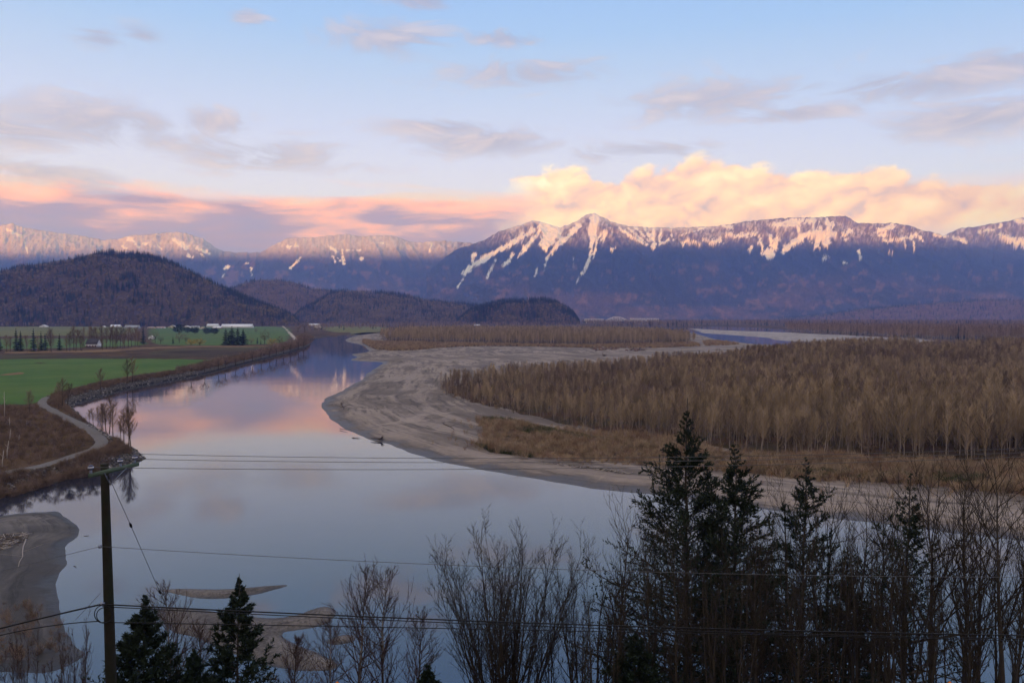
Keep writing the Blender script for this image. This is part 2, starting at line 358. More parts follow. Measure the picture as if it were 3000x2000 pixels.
def mountain(name, label, sky_pts, u0, u1, du, y_base, y_ridge, y_back, nr, amp, seed, frost, mat, foot=6.0, spur=800.0, wander=500.0):
    us = np.arange(u0, u1 + du, du); nu = len(us)
    t = np.concatenate((np.linspace(0, 1, nr), np.linspace(1, 1 + (y_back - y_ridge) / (y_ridge - y_base), 14)[1:]))
    T = np.repeat(t[:, None], nu, 1); U = np.repeat(us[None], len(t), 0)
    s = (U - 1500) / F
    yr = y_ridge + wander * (fbm(us / 420 + seed, us * 0 + 3.3, 3) - 0.5) * 2
    yb = y_base + 500 * (fbm(us / 300 + seed + 9, us * 0 + 7.3, 3) - 0.5) * 2
    Y = yb + (yr - yb) * T; X = s * Y
    tv = rough_curve(sky_pts, us, 3.0, seed) + 3.2 * (fbm(us / 9.0 + seed, us * 0 + 2.2, 3, 0.65) - 0.5) * 2
    el = (VH - tv) / F
    shape = np.where(T <= 1, np.clip(T, 0, 1) ** 1.15, 1 - (T - 1) * 0.9)
    Z = foot + (el * yr)[None] * shape
    wx = X + 500 * (fbm(X / 1500 + seed, Y / 1500, 3) - 0.5); 
    g = ridged(wx / spur + seed, Y / (spur * 3.2) + seed, 5, 0.52)
    g2 = ridged((X + Y * 0.4) / (spur * 0.3) + seed * 2, Y / (spur * 0.8), 4, 0.55)
    env = np.where(T <= 1, 4 * np.clip(T, 0, 1) * (1.06 - np.clip(T, 0, 1)), 0.25)
    Z = Z + amp * (g - 0.62) * env + amp * 0.42 * (g2 - 0.6) * np.minimum(1, env + 0.12)
    Z = np.maximum(Z, -5)
    e = (Z - H) / Y; k = el / np.maximum(e.max(0), 1e-4)
    Z = np.where(Z > H, H + (Z - H) * (1 + (k[None] - 1) * sstep(Z, H, H + 250)), Z)
    P = np.stack((X, Y, Z), -1).reshape(-1, 3)
    pu, pv = project(P)
    i = np.arange(len(t) - 1)[:, None] * nu; j = np.arange(nu - 1)[None]
    q = np.stack((i + j, i + j + 1, i + nu + j + 1, i + nu + j), -1).reshape(-1, 4)
    me = mesh(name, P, quads=q, smooth_=True)
    z = P[:, 2]; x, y = P[:, 0], P[:, 1]
    # land cover: dark conifers, bare brown hardwood low down, rock and frosted forest high up, snow
    n1 = fbm(x / 700 + seed, z / 260 + 3, 5, 0.6); n2 = fbm(pu / 7 + seed, pv / 9, 4, 0.6); n3 = fbm(pu / 2.6, pv / 4.2 + seed, 2)
    con = np.array((0.018, 0.026, 0.030)); brown = np.array((0.125, 0.068, 0.048)); rock = np.array((0.24, 0.175, 0.15)); snow_c = np.array((0.86, 0.87, 0.90))
    c = con * (0.6 + 0.9 * n3[:, None])
    hi_ = sstep(pv, 770, 890)
    fb = np.clip(sstep(n1 + 0.18 * (n2 - 0.5) + 0.08 * (n3 - 0.5), 0.46, 0.64) * hi_ * 0.70 + 0.16 * hi_, 0, 1)[:, None]
    c = c * (1 - fb) + brown * fb * (0.55 + 0.9 * n3[:, None])
    n4 = fbm(pu / 24 + seed, pv / 17, 4, 0.55); orange = (sstep(n4 + 0.3 * (n1 - 0.5) + 0.12 * (n2 - 0.5), 0.60, 0.72) * sstep(pv, 745, 800))[:, None] * 0.42
    c = c * (1 - orange) + np.array((0.34, 0.17, 0.10)) * orange
    up = (sstep(-pv, -(frost + 35), -(frost - 25)))[:, None]
    rk = up * (0.45 + 0.5 * n2[:, None]); c = c * (1 - rk) + rock * rk
    n5 = fbm((pu + 0.3 * pv) / 3.6 + seed, pv / 16, 3, 0.6); left = sstep(-pu, -1450, -1250); dust = up[:, 0] * np.clip(0.08 + 0.46 * left + (1.2 - 0.95 * left) * (n5 - 0.47) + (1.1 - 0.65 * left) * (n2 - 0.5) + (0.4 - 0.2 * left) * (n3 - 0.5), 0, 0.85)
    crest = np.tile(tv, len(t)); cloud_veil = (1 - sstep(pv - crest, 2, 15)) * sstep(pu, 1440, 1520) * (1 - sstep(pu, 2060, 2180)); dust = np.maximum(dust, cloud_veil * np.clip(0.45 + 0.9 * (n2 - 0.4), 0, 0.9))  # pales the crest colour to imitate soft cloud lying on the summits
    sn = np.clip(np.maximum(dust, snow_mask(pu, pv)), 0, 1)[:, None]
    c = c * (1 - sn) + snow_c * sn
    attr(me, 'cover', c)
    return obj(name, me, mat, kind='structure', label=label)
m_mtn = material('mountain_cover', col_attr='cover', rough=0.95, spec=0.05, var=0.22, scale=0.012, bump=1.0, bscale=0.022)
SKY_L = [(-700,672),(-300,680),(-120,672),(0,668),(20,658),(45,653),(75,668),(150,678),(240,690),(300,703),(350,700),(390,688),(430,688),(470,686),(520,679),(545,682),(575,692),(600,700),(630,725),(660,738),(700,742),(770,738),(800,720),(840,702),(870,696),(920,697),(960,692),(1000,689),(1025,687),(1064,696),(1106,691),(1149,691),(1170,699),(1204,710),(1230,711),(1272,706),(1319,708),(1383,714),(1450,716),(1600,730)]
SKY_C = [(1250,800),(1330,735),(1383,714),(1425,700),(1468,676),(1520,662),(1560,647),(1600,655),(1640,668),(1690,648),(1722,628),(1742,627),(1790,650),(1840,665),(1900,669),(1980,669),(2060,665),(2120,659),(2160,655),(2200,648),(2280,643),(2361,638),(2451,634),(2476,636),(2506,655),(2544,657),(2608,655),(2659,664),(2702,677),(2740,685),(2790,705),(2900,735),(3100,770),(3500,800)]
SKY_R = [(2600,760),(2700,708),(2774,685),(2808,670),(2872,662),(2935,651),(3000,636),(3120,622),(3300,630),(3700,650)]
mountain('mountain', 'long snow dusted mountain range glowing pink behind the dark wooded hill', SKY_L, -700, 1600, 2.6, 11800, 15500, 18000, 120, 420, 2.1, 735, m_mtn, spur=1300)
mountain('mountain', 'high snowy mountain with rocky peaks reaching into the cloud bank', SKY_C, 1250, 3400, 2.4, 9300, 13200, 16000, 130, 620, 5.7, 700, m_mtn, spur=1100)
mountain('mountain', 'snow streaked mountain shoulder at the far right edge', SKY_R, 2600, 3700, 3.2, 11000, 14800, 17000, 90, 420, 8.3, 700, m_mtn)
# the range on the sunset side behind the viewer; it keeps the valley floor in shade
def west_range():
    nx, ny = 200, 30
    xs = np.linspace(-24000, 24000, nx); ys = np.linspace(-9500, -3500, ny)
    X, Y = np.meshgrid(xs, ys); t = (Y + 9500) / 6000
    crest = 1560 + 330 * (fbm(xs / 5200 + 2.2, xs * 0 + 1.5, 3) - 0.5) + 150 * (fbm(xs / 900, xs * 0 + 4.5, 4, 0.6) - 0.5)
    Z = crest[None] * np.clip(np.sin(np.clip(t, 0, 1) * math.pi), 0, 1) ** 0.9 * (1 + 0.10 * (ridged(X / 1200, Y / 1500, 4) - 0.6) * (np.abs(t - 0.5) > 0.04))
    P = np.stack((X, Y, Z + 2), -1).reshape(-1, 3)
    i = np.arange(ny - 1)[:, None] * nx; j = np.arange(nx - 1)[None]
    me = mesh('mountain', P, quads=np.stack((i + j, i + j + 1, i + nx + j + 1, i + nx + j), -1).reshape(-1, 4), smooth_=True)
    attr(me, 'cover', np.tile(np.array((0.035, 0.05, 0.05)), (len(P), 1)))
    obj('mountain', me, m_mtn, kind='structure', label='forested mountain range on the sunset side of the valley')
west_range()

# ---------------------------------------------------------------- wooded hills
m_hill = material('hill_floor', col_attr='cover', rough=1.0, spec=0.0, var=0.3, scale=0.05, bump=0.6, bscale=0.2)
HILLS = {}
def hill(key, label, sky_pts, y_front, y_mid, y_back, du, nr, seed, tree_px, foot=3.0, tint=(0.075, 0.052, 0.040)):
    p = np.array(sky_pts, float); us = np.arange(p[0, 0], p[-1, 0] + du, du); nu = len(us)
    t = np.concatenate((np.linspace(0, 1, nr), np.linspace(1, 2, 12)[1:]))
    T = np.repeat(t[:, None], nu, 1)
    el = (VH - (curve(sky_pts, us) + tree_px)) / F
    s = (us - 1500) / F
    top = H + el * y_mid
    yf = y_front + (y_mid - y_front) * (1 - np.clip(top / top.max(), 0, 1)) * 0.55
    Y = np.where(T <= 1, yf + (y_mid - yf) * T, y_mid + (y_back - y_mid) * (T - 1)); X = s[None] * Y
    shape = np.where(T <= 1, np.sin(np.clip(T, 0, 1) * math.pi / 2) ** 1.1, np.cos(np.clip(T - 1, 0, 1) * math.pi / 2))
    Z = foot + (top - foot)[None] * shape
    Z = Z + (fbm(X / 260 + seed, Y / 330, 4) - 0.5) * 0.34 * np.clip(Z, 0, 260) * np.where(T <= 1, 4 * T * (1.02 - T), 0.1)
    e = (Z - H) / Y; k = np.where(el > 0.004, el / np.maximum(e.max(0), 1e-3), 1)
    Z = np.where(Z > H, H + (Z - H) * k[None], Z)
    Z[0] = foot - 4; Z = np.where(top[None] < foot, -3, Z)
    P = np.stack((X, Y, Z), -1).reshape(-1, 3)
    i = np.arange(len(t) - 1)[:, None] * nu; j = np.arange(nu - 1)[None]
    q = np.stack((i + j, i + j + 1, i + nu + j + 1, i + nu + j), -1).reshape(-1, 4)
    me = mesh('hill', P, quads=q, smooth_=True)
    n = fbm(P[:, 0] / 90, P[:, 1] / 90 + P[:, 2] / 50, 4)[:, None]
    attr(me, 'cover', np.array(tint) * (0.5 + n))
    HILLS[key] = (me, P, q, nr, nu)
    return obj('hill', me, m_hill, kind='structure', label=label)
hill('a', 'dark wooded hill on the left behind the farms', [(-700,830),(-300,812),(0,793),(60,780),(130,770),(200,760),(290,740),(340,737),(400,741),(460,751),(520,773),(580,804),(640,834),(700,859),(760,884),(820,904),(860,925),(888,955)], 2950, 3500, 4300, 6, 40, 1.3, 9)
hill('b', 'hazy rounded hill behind the dark wooded hill', [(560,905),(620,870),(689,838),(723,823),(765,816),(829,819),(872,827),(914,842),(957,846),(1000,856),(1060,872),(1120,885),(1180,930),(1210,950)], 5200, 6000, 6800, 6, 30, 4.3, 6, tint=(0.10, 0.065, 0.045))
hill('c', 'low wooded ridge in the centre of the valley', [(840,945),(880,905),(930,880),(970,855),(1000,849),(1060,850),(1127,853),(1191,861),(1255,876),(1340,885),(1404,893),(1460,905),(1520,950)], 4300, 4900, 5600, 6, 30, 7.3, 7, tint=(0.09, 0.065, 0.042))
hill('d', 'steep ended wooded knoll beside the bridge', [(1330,945),(1380,905),(1425,890),(1468,878),(1531,878),(1595,873),(1629,882),(1659,897),(1680,915),(1692,932),(1703,955)], 3700, 4100, 4600, 5, 28, 9.3, 8)
hill('e', 'brown wooded bench at the foot of the high mountain', [(2150,940),(2300,931),(2400,922),(2500,906),(2650,892),(2800,881),(2900,875),(3000,877),(3150,872),(3400,880),(3700,900)], 7200, 8300, 9300, 7, 26, 11.3, 5, tint=(0.13, 0.07, 0.045))

# ---------------------------------------------------------------- water and land
def in_poly(x, y, poly):
    p = np.asarray(poly, float); r = np.zeros(np.shape(x), bool)
    x0, y0 = p[-1]
    for x1, y1 in p:
        c = ((y1 > y) != (y0 > y)) & (x < (x0 - x1) * (y - y1) / ((y0 - y1) if y0 != y1 else 1e-12) + x1)
        r ^= c; x0, y0 = x1, y1
    return r
def edge_dist(x, y, poly, closed=True):
    """distance to an outline, by its nearest point among close-set samples"""
    q = np.roll(poly, -1, 0); pts = np.concatenate([poly + (q - poly) * k / 4 for k in range(4)])
    kd = KDTree(len(pts))
    for i, (a, b) in enumerate(pts): kd.insert((a, b, 0), i)
    kd.balance(); f = kd.find
    return np.array([f((a, b, 0))[2] for a, b in zip(np.ravel(x).tolist(), np.ravel(y).tolist())]).reshape(np.shape(x))
def world_poly(px, z=0.0):
    p = np.array(px, float); x, y = ground_at(p[:, 0], p[:, 1], z); return np.stack((x, y), 1)
def smooth_poly(p, n=3):
    """cut corners so that shores run in curves"""
    for _ in range(n):
        q = np.roll(p, -1, 0); p = np.stack((p * 0.75 + q * 0.25, p * 0.25 + q * 0.75), 1).reshape(-1, 2)
    return p
def jitter_poly(p, amp, scale):
    """uneven shore"""
    d = np.roll(p, -1, 0) - np.roll(p, 1, 0); nrm = np.stack((-d[:, 1], d[:, 0]), 1); nrm /= np.linalg.norm(nrm, axis=1)[:, None] + 1e-9
    k = (fbm(p[:, 0] / scale, p[:, 1] / scale, 3, 0.6) - 0.5) * 2 * amp
    return p + nrm * k[:, None]
def resample(p, step):
    out_ = []
    for a, b in zip(p, np.roll(p, -1, 0)):
        L = np.linalg.norm(b - a); dist = max(120.0, (abs(a[1]) + abs(b[1])) / 2); n = max(1, int(L / (step * dist)))
        out_ += [a + (b - a) * k / n for k in range(n)]
    return np.array(out_)
def patch(name, poly, zfun, material_, du=9, dv=5, holes=None, **props):
    """a sheet of land: its outline and a net of inner points, triangulated"""
    z0 = 0.0
    us = np.concatenate((np.arange(-1150, -100, 30), np.arange(-100, 3100, du), np.arange(3100, 4150, 30))); vs = np.concatenate((np.arange(929, 990, 2.0), np.arange(990, 1100, max(2.5, dv * 0.6)), np.arange(1100, 2060, dv)))
    U, V_ = np.meshgrid(us, vs); U = U + (rng.random(U.shape) - 0.5) * du * 0.6; V_ = V_ + (rng.random(U.shape) - 0.5) * 1.2
    x, y = ground_at(U.ravel(), V_.ravel()); 
    lo, hi = poly.min(0), poly.max(0); k = (x > lo[0]) & (x < hi[0]) & (y > lo[1]) & (y < hi[1]); x, y = x[k], y[k]
    k = in_poly(x, y, poly[::2] if len(poly) > 600 else poly); x, y = x[k], y[k]
    k = edge_dist(x, y, poly) > 0.0022 * y; x, y = x[k], y[k]
    n = len(poly)
    co = [Vector(p) for p in poly] + [Vector((a, b)) for a, b in zip(x, y)]
    r = mgeo.delaunay_2d_cdt(co, [], [list(range(n))], 1, 1e-4)
    v = np.array([(p.x, p.y) for p in r[0]]); tri = np.array([f for f in r[2] if len(f) == 3])
    sh = edge_dist(v[:, 0], v[:, 1], poly); sh[sh < 1e-3] = 0
    z = zfun(v[:, 0], v[:, 1], sh)
    # bring a skirt down below the water all round
    me = mesh(name, np.column_stack((v, z)), tri, smooth_=True)
    attr(me, 'shore', sh)
    return obj(name, me, material_, kind='structure', **props), poly
def m_water():
    m = bpy.data.materials.new('river_water'); m.use_nodes = True; S.nt = m.node_tree
    b = S.nt.nodes['Principled BSDF']; b.inputs['Base Color'].default_value = (0.022, 0.030, 0.048, 1)
    b.inputs['Roughness'].default_value = 0.045; b.inputs['IOR'].default_value = 1.8
    g = S.nt.nodes.new('ShaderNodeNewGeometry'); P = S(g.outputs['Position'])
    n = noise(P, 0.035, 3, 0.5) * 1.0 + noise(P, 0.35, 3, 0.5) * 0.12
    bn = S.nt.nodes.new('ShaderNodeBump'); bn.inputs['Strength'].default_value = 0.10; bn.inputs['Distance'].default_value = 0.35
    link(n, bn.inputs['Height']); S.nt.links.new(bn.outputs[0], b.inputs['Normal'])
    return m
gw = Geo(); gw.add([(-9000, 40, 0), (9000, 40, 0), (9000, 8000, 0), (-9000, 8000, 0)], q=[(0, 1, 2, 3)])
obj('river', gw.build('river'), m_water(), kind='structure', label='calm river mirroring the evening sky')

def m_sand(name, dry, mid, wet, gravel=0.0, wet_w=3.5, streak=1.0):
    m = bpy.data.materials.new(name); m.use_nodes = True; S.nt = m.node_tree
    b = S.nt.nodes['Principled BSDF']; b.inputs['Specular IOR Level'].default_value = 0.3
    g = S.nt.nodes.new('ShaderNodeNewGeometry'); P = S(g.outputs['Position'])
    a = S.nt.nodes.new('ShaderNodeAttribute'); a.attribute_name = 'shore'; D = S(a.outputs['Fac'])
    sp = S.nt.nodes.new('ShaderNodeSeparateXYZ'); link(P, sp.inputs[0]); X, Y = S(sp.outputs[0]), S(sp.outputs[1])
    warp = noise(P, 0.02, 4, 0.6) * 11
    bands = noise(combine((D + warp) * 0.085, (X + Y) * 0.010, 0.0), 1.0, 7, 0.66, 0.6)
    big = noise(P, 0.018, 5, 0.6, 0.8)
    fine = noise(P, 0.5, 6, 0.65)
    c = mixc(smooth(bands * streak + (big - 0.5) * 0.6 + 0.5 * (1.0 - streak), 0.40, 0.60), mid, dry)
    c = mixc(smooth(noise(combine((D + warp) * 0.35, (X - Y) * 0.02, 3.0), 1.0, 6, 0.7, 0.5), 0.50, 0.64) * 0.75, c, tuple(x * 0.45 for x in mid))
    c = mixc(smooth(noise(P, 0.030, 6, 0.7, 1.2), 0.56, 0.66) * 0.6, c, tuple(min(1, x * 1.35) for x in dry))
    w = 1.0 - smooth(D + (noise(P, 0.06, 6, 0.65) - 0.5) * wet_w * 3.2, wet_w * 0.15, wet_w)
    c = mixc(w, c, wet)
    if gravel:
        vo = S.nt.nodes.new('ShaderNodeTexVoronoi'); vo.inputs['Scale'].default_value = 3.0; link(P, vo.inputs['Vector'])
        k = S(vo.outputs['Color']) * gravel + (1 - gravel * 0.5); c = mixc(1.0, c, combine(k, k, k), 'MULTIPLY')
    k = fine * 0.7 + 0.65; c = mixc(1.0, c, combine(k, k, k), 'MULTIPLY')
    link(c, b.inputs['Base Color'])
    link(0.95 - w * 0.45, b.inputs['Roughness'])
    bn = S.nt.nodes.new('ShaderNodeBump'); bn.inputs['Strength'].default_value = 0.5; bn.inputs['Distance'].default_value = 0.25
    link(fine + bands * 2.0, bn.inputs['Height']); S.nt.links.new(bn.outputs[0], b.inputs['Normal'])
    return m
ms_main = m_sand('dry_river_sand', (0.275, 0.220, 0.172), (0.140, 0.110, 0.086), (0.072, 0.060, 0.052), wet_w=8.0)
ms_dark = m_sand('dark_silt', (0.150, 0.132, 0.116), (0.060, 0.056, 0.053), (0.026, 0.025, 0.024), streak=0.8)
ms_grav = m_sand('gravel', (0.16, 0.14, 0.12), (0.10, 0.088, 0.078), (0.04, 0.036, 0.033), gravel=0.8, wet_w=1.5)
ms_pale = m_sand('pale_far_sand', (0.36, 0.32, 0.29), (0.25, 0.22, 0.20), (0.14, 0.13, 0.12))

PX_MAIN = [(1009,996),(1020,1003),(1064,1010),(1085,1030),(1050,1035),(1025,1038),(1051,1046),(1017,1055),(1060,1058),(1127,1060),(1110,1073),(1085,1086),(1071,1103),(1035,1125),(995,1148),(955,1165),(942,1178),(946,1199),(962,1220),(982,1237),(1015,1262),(1059,1276),(1085,1290),(1135,1299),(1160,1313),(1224,1333),(1310,1355),(1403,1375),(1560,1403),(1709,1428),(1926,1453),(2168,1483),(2442,1523),(2616,1538),(2723,1551),(2893,1572),(3000,1585),(3400,1640),(4100,1700),
 (4100,1012),(3000,1006),(2600,1008),(2420,1011),(2290,1012),(2221,1009),(2170,1003),(2135,998),(2099,995),(2060,983),(2030,975),(1990,970),(1500,966),(1150,970),(1060,980),(1025,988)]
def shore_z(hmax, w):
    return lambda x, y, sh: -0.06 + (hmax + 0.06) * sstep(sh, -0.12 * w, w) + (fbm(x / 14, y / 14, 3) - 0.5) * 0.5 * sstep(sh, 2, 14) + (fbm(x / 60, y / 60, 3) - 0.5) * 1.2 * sstep(sh, 6, 40)
POLY_MAIN = resample(jitter_poly(smooth_poly(world_poly(PX_MAIN), 2), 2.0, 18), 0.004)
patch('sandbar', POLY_MAIN, shore_z(1.3, 12), ms_main, 11, 5, label='wide pale sandbar curving into the river in front of the bare woods')
POLY_LB = resample(jitter_poly(smooth_poly(world_poly([(-900,1530),(-80,1520),(0,1510),(40,1503),(100,1499),(150,1497),(168,1495),(185,1505),(205,1520),(232,1545),(238,1560),(230,1573),(202,1592),(197,1605),(200,1625),(200,1655),(180,1680),(170,1705),(175,1735),(187,1775),(190,1820),(200,1850),(225,1880),(250,1905),(258,1917),(240,1935),(200,1957),(160,1970),(110,1977),(0,1973),(-300,1965),(-900,1900)]), 2), 0.5, 5), 0.004)
patch('mudbank', POLY_LB, shore_z(0.9, 7), ms_dark, 8, 7, label='dark silt bank in the lower left corner')
patch('gravel_bar', resample(jitter_poly(smooth_poly(world_poly([(446,1727),(470,1723),(560,1722),(660,1725),(730,1718),(800,1712),(838,1709),(852,1714),(820,1725),(760,1741),(690,1752),(640,1756),(580,1754),(520,1743),(480,1733)]), 2), 0.25, 3), 0.004), shore_z(0.5, 3), ms_grav, 8, 5, label='thin crescent gravel bar beyond the small conifers')
patch('gravel_bar', resample(jitter_poly(smooth_poly(world_poly([(460,1778),(520,1777),(600,1784),(700,1800),(800,1809),(870,1800),(905,1785),(950,1772),(985,1780),(990,1800),(960,1825),(930,1837),(870,1848),(825,1852),(850,1880),(920,1905),(1000,1938),(990,1962),(900,1968),(800,1957),(700,1925),(660,1910),(590,1875),(540,1862),(490,1845),(455,1810)]), 2), 0.3, 3), 0.004), shore_z(0.6, 3), ms_grav, 8, 6, label='broad forked gravel bar behind the two small conifers')
patch('gravel_bar', resample(jitter_poly(smooth_poly(world_poly([(940,1880),(1000,1855),(1050,1858),(1045,1880),(980,1892)]), 2), 0.2, 3), 0.004), shore_z(0.4, 2), ms_grav, 8, 6, label='small gravel patch behind the birch trunk')
patch('sandbar', resample(jitter_poly(resample(smooth_poly(world_poly([(2022,962),(2060,964),(2150,969),(2300,973),(2450,981),(2700,992),(2760,1000),(2600,1004),(2400,1004),(2275,997),(2250,990),(2150,981),(2060,976),(2040,969)]), 1), 0.006), 16, 90), 0.004), shore_z(0.8, 14), ms_pale, 9, 3, label='pale far sandbar along the side channel on the right')

PX_LAND = [(-1100,1640),(-300,1500),(0,1461),(75,1440),(149,1413),(220,1398),(292,1386),(350,1372),(396,1359),(420,1348),(427,1340),(414,1327),(384,1309),(350,1288),(321,1271),(285,1250),(253,1231),(232,1212),(219,1198),(217,1186),(228,1176),(260,1167),(298,1158),(357,1140),(417,1127),(506,1112),(616,1090),(700,1068),(787,1047),(860,1028),(914,1011),(908,1002),(914,993),(957,986),(1000,983),(1042,977),(1100,972),(1500,962),(1990,960),(2090,955),(2200,958),(2330,966),(2500,976),(2700,988),(3000,996),(4100,1004),(4300,932),(-1100,932)]
def land_z(x, y, sh):
    far = sstep(y, 900, 2500)
    bank = 3.6 * sstep(sh, 0, 7 + 20 * far)
    return -0.12 + bank + (fbm(x / 9, y / 9, 3) - 0.5) * 0.9 * sstep(sh, 1, 8) * (1 - far) + (fbm(x / 70, y / 70, 3) - 0.5) * 1.2 * sstep(sh, 8, 60) * (1 - far)
POLY_LAND = resample(jitter_poly(smooth_poly(world_poly(PX_LAND), 1), 1.2, 9), 0.004)
def m_ground():
    m = bpy.data.materials.new('rough_brown_ground'); m.use_nodes = True; S.nt = m.node_tree
    b = S.nt.nodes['Principled BSDF']; b.inputs['Roughness'].default_value = 1.0; b.inputs['Specular IOR Level'].default_value = 0.05
    g = S.nt.nodes.new('ShaderNodeNewGeometry'); P = S(g.outputs['Position'])
    a = S.nt.nodes.new('ShaderNodeAttribute'); a.attribute_name = 'shore'; D = S(a.outputs['Fac'])
    n1 = noise(P, 0.03, 6, 0.65, 0.6); n2 = noise(P, 0.35, 6, 0.7); n3 = noise(P, 0.008, 5, 0.6, 0.8)
    c = mixc(smooth(n1, 0.38, 0.62), (0.062, 0.042, 0.028), (0.120, 0.078, 0.046))
    c = mixc(smooth(n2, 0.52, 0.72) * 0.6, c, (0.19, 0.115, 0.055))
    c = mixc(smooth(n3, 0.50, 0.60) * 0.7, c, (0.055, 0.045, 0.030))
    rock = (1.0 - smooth(D, 4.0, 9.0))
    rc = mixc(smooth(noise(P, 1.4, 4, 0.7), 0.45, 0.60), (0.035, 0.032, 0.030), (0.17, 0.15, 0.13))
    c = mixc(rock, c, rc)
    c = mixc(1.0 - smooth(D, 0.6, 2.2), c, (0.018, 0.017, 0.016))
    link(c, b.inputs['Base Color'])
    bn = S.nt.nodes.new('ShaderNodeBump'); bn.inputs['Strength'].default_value = 1.0; bn.inputs['Distance'].default_value = 0.5
    link(n2 + noise(P, 1.4, 4, 0.7), bn.inputs['Height']); S.nt.links.new(bn.outputs[0], b.inputs['Normal'])
    return m
patch('ground', POLY_LAND, land_z, m_ground(), 9, 4, label='brown flat valley floor on the far bank')
# a deep sheet below everything, so that the land goes on to the horizon
gb = Geo(); gb.add([(-30000, 8000, 1.0), (30000, 8000, 1.0), (30000, 24000, 1.0), (-30000, 24000, 1.0)], q=[(0, 1, 2, 3)])
obj('terrain', gb.build('terrain'), material('far_land', (0.07, 0.055, 0.04), var=0.4, scale=0.002), kind='structure', label='far valley land at the foot of the mountains')

# fields and tracks lie a little above the ground
def land_height(x, y):
    sh = edge_dist(x, y, POLY_LAND[::4]); return land_z(x, y, sh)
def field(name, px, mat_, label, du=10, dv=4, lift=0.35, edge=6.0):
    poly = resample(jitter_poly(smooth_poly(world_poly(px, 3.0), 2), 1.0, 25), 0.006)
    return patch(name, poly, lambda x, y, sh: land_height(x, y) + lift * sstep(sh, 0, edge) - 0.3 * (1 - sstep(sh, 0, edge)), mat_, du, dv, label=label)
m_green = material('spring_grass', (0.062, 0.125, 0.024), rough=0.95, spec=0.1, var=0.25, scale=0.05, hue=(0.085, 0.140, 0.030), bump=0.3, bscale=2.0)
m_green2 = material('far_pasture', (0.085, 0.130, 0.030), rough=0.95, spec=0.1, var=0.2, scale=0.02, hue=(0.065, 0.125, 0.03))
m_yellow = material('dull_pasture', (0.150, 0.140, 0.045), rough=0.95, spec=0.1, var=0.25, scale=0.02, hue=(0.11, 0.13, 0.04))
m_peat = material('dark_ploughed_soil', (0.050, 0.034, 0.028), rough=1.0, spec=0.05, var=0.5, scale=0.02, hue=(0.085, 0.075, 0.035))
m_straw = material('pale_straw_verge', (0.22, 0.145, 0.075), rough=1.0, spec=0.05, var=0.5, scale=0.06, hue=(0.14, 0.09, 0.05))
field('field', [(-900,1062),(0,1054),(200,1051),(430,1052),(628,1053),(645,1060),(610,1070),(560,1079),(520,1086),(440,1096),(340,1111),(250,1131),(190,1156),(135,1176),(112,1186),(60,1191),(0,1189),(-600,1225),(-900,1240)], m_green, 'bright green grass field beside the river bend')
field('field', [(-900,958),(0,957),(200,956),(420,957),(415,978),(300,986),(140,983),(0,986),(-900,995)], m_yellow, 'yellowish pasture below the dark wooded hill', 12, 3)
field('field', [(425,958),(640,957),(860,956),(862,985),(845,1003),(780,1010),(640,1013),(520,1012),(440,1010),(425,985)], m_green2, 'green pasture in front of the long white barns', 10, 3)
field('field', [(0,993),(150,990),(400,996),(470,1010),(300,1018),(0,1024),(-500,1030),(-500,1000)], m_green2, 'green lawn around the house among the trees', 10, 3)
field('field', [(930,956),(1040,955),(1150,957),(1135,972),(1040,975),(950,974)], m_yellow, 'strip of pasture at the river end', 8, 2)
field('field', [(430,1030),(520,1022),(640,1020),(800,1014),(840,1018),(740,1030),(620,1042),(480,1047),(420,1044)], m_peat, 'dark ploughed strip behind the bright green field', 10, 3)
field('field', [(-600,1046),(0,1040),(250,1041),(420,1046),(300,1052),(100,1053),(-600,1058)], m_peat, 'dark soil edge along the bright green field', 10, 3)
field('field', [(0,1031),(150,1029),(330,1024),(480,1014),(650,1013),(800,1012),(790,1016),(640,1018),(480,1021),(350,1031),(150,1036),(0,1038)], m_straw, 'pale straw verge under the farm trees', 8, 2.5)

field('puddle', [(88,1066),(115,1063),(150,1064),(140,1067),(110,1068)], m_peat, 'dark wet hollow in the bright green field', 3, 1.0, 0.5, 1.5)
field('puddle', [(30,1095),(60,1092),(85,1094),(70,1098),(20,1102),(-20,1101)], m_straw, 'pale bare patch in the bright green field', 3, 1.5, 0.5, 1.5)

def ribbon(name, px, width, mat_, label, z=3.0, lift=0.22, zf=None):
    """a track that follows the ground"""
    p = np.array(px, float); x, y = ground_at(p[:, 0], p[:, 1], z); q = np.stack((x, y), 1)
    for _ in range(2):
        n = np.empty((2 * len(q), 2)); n[0::2] = q; n[1::2] = q
        a = q[:-1] * 0.75 + q[1:] * 0.25; b = q[:-1] * 0.25 + q[1:] * 0.75
        q = np.concatenate((q[:1], np.stack((a, b), 1).reshape(-1, 2), q[-1:]))
    d = np.gradient(q, axis=0); nr = np.stack((-d[:, 1], d[:, 0]), 1); nr /= np.linalg.norm(nr, axis=1)[:, None]
    offs = np.array((-1, -0.5, 0, 0.5, 1)) * width / 2
    P = q[:, None] + nr[:, None] * offs[None, :, None] * (1 + 0.15 * (fbm(q[:, 0] / 6, q[:, 1] / 6, 3) - 0.5))[:, None, None]
    zz = (land_height(P[..., 0].ravel(), P[..., 1].ravel())).reshape(P.shape[:2]); zz = zz.mean(1)[:, None] + lift + np.array((-0.3, 0.04, 0, 0.04, -0.3))
    v = np.concatenate((P, zz[..., None]), -1).reshape(-1, 3); k = len(offs)
    i = np.arange(len(q) - 1)[:, None] * k; j = np.arange(k - 1)[None]
    me = mesh(name, v, quads=np.stack((i + j, i + j + 1, i + k + j + 1, i + k + j), -1).reshape(-1, 4), smooth_=True)
    return obj(name, me, mat_, kind='structure', label=label)
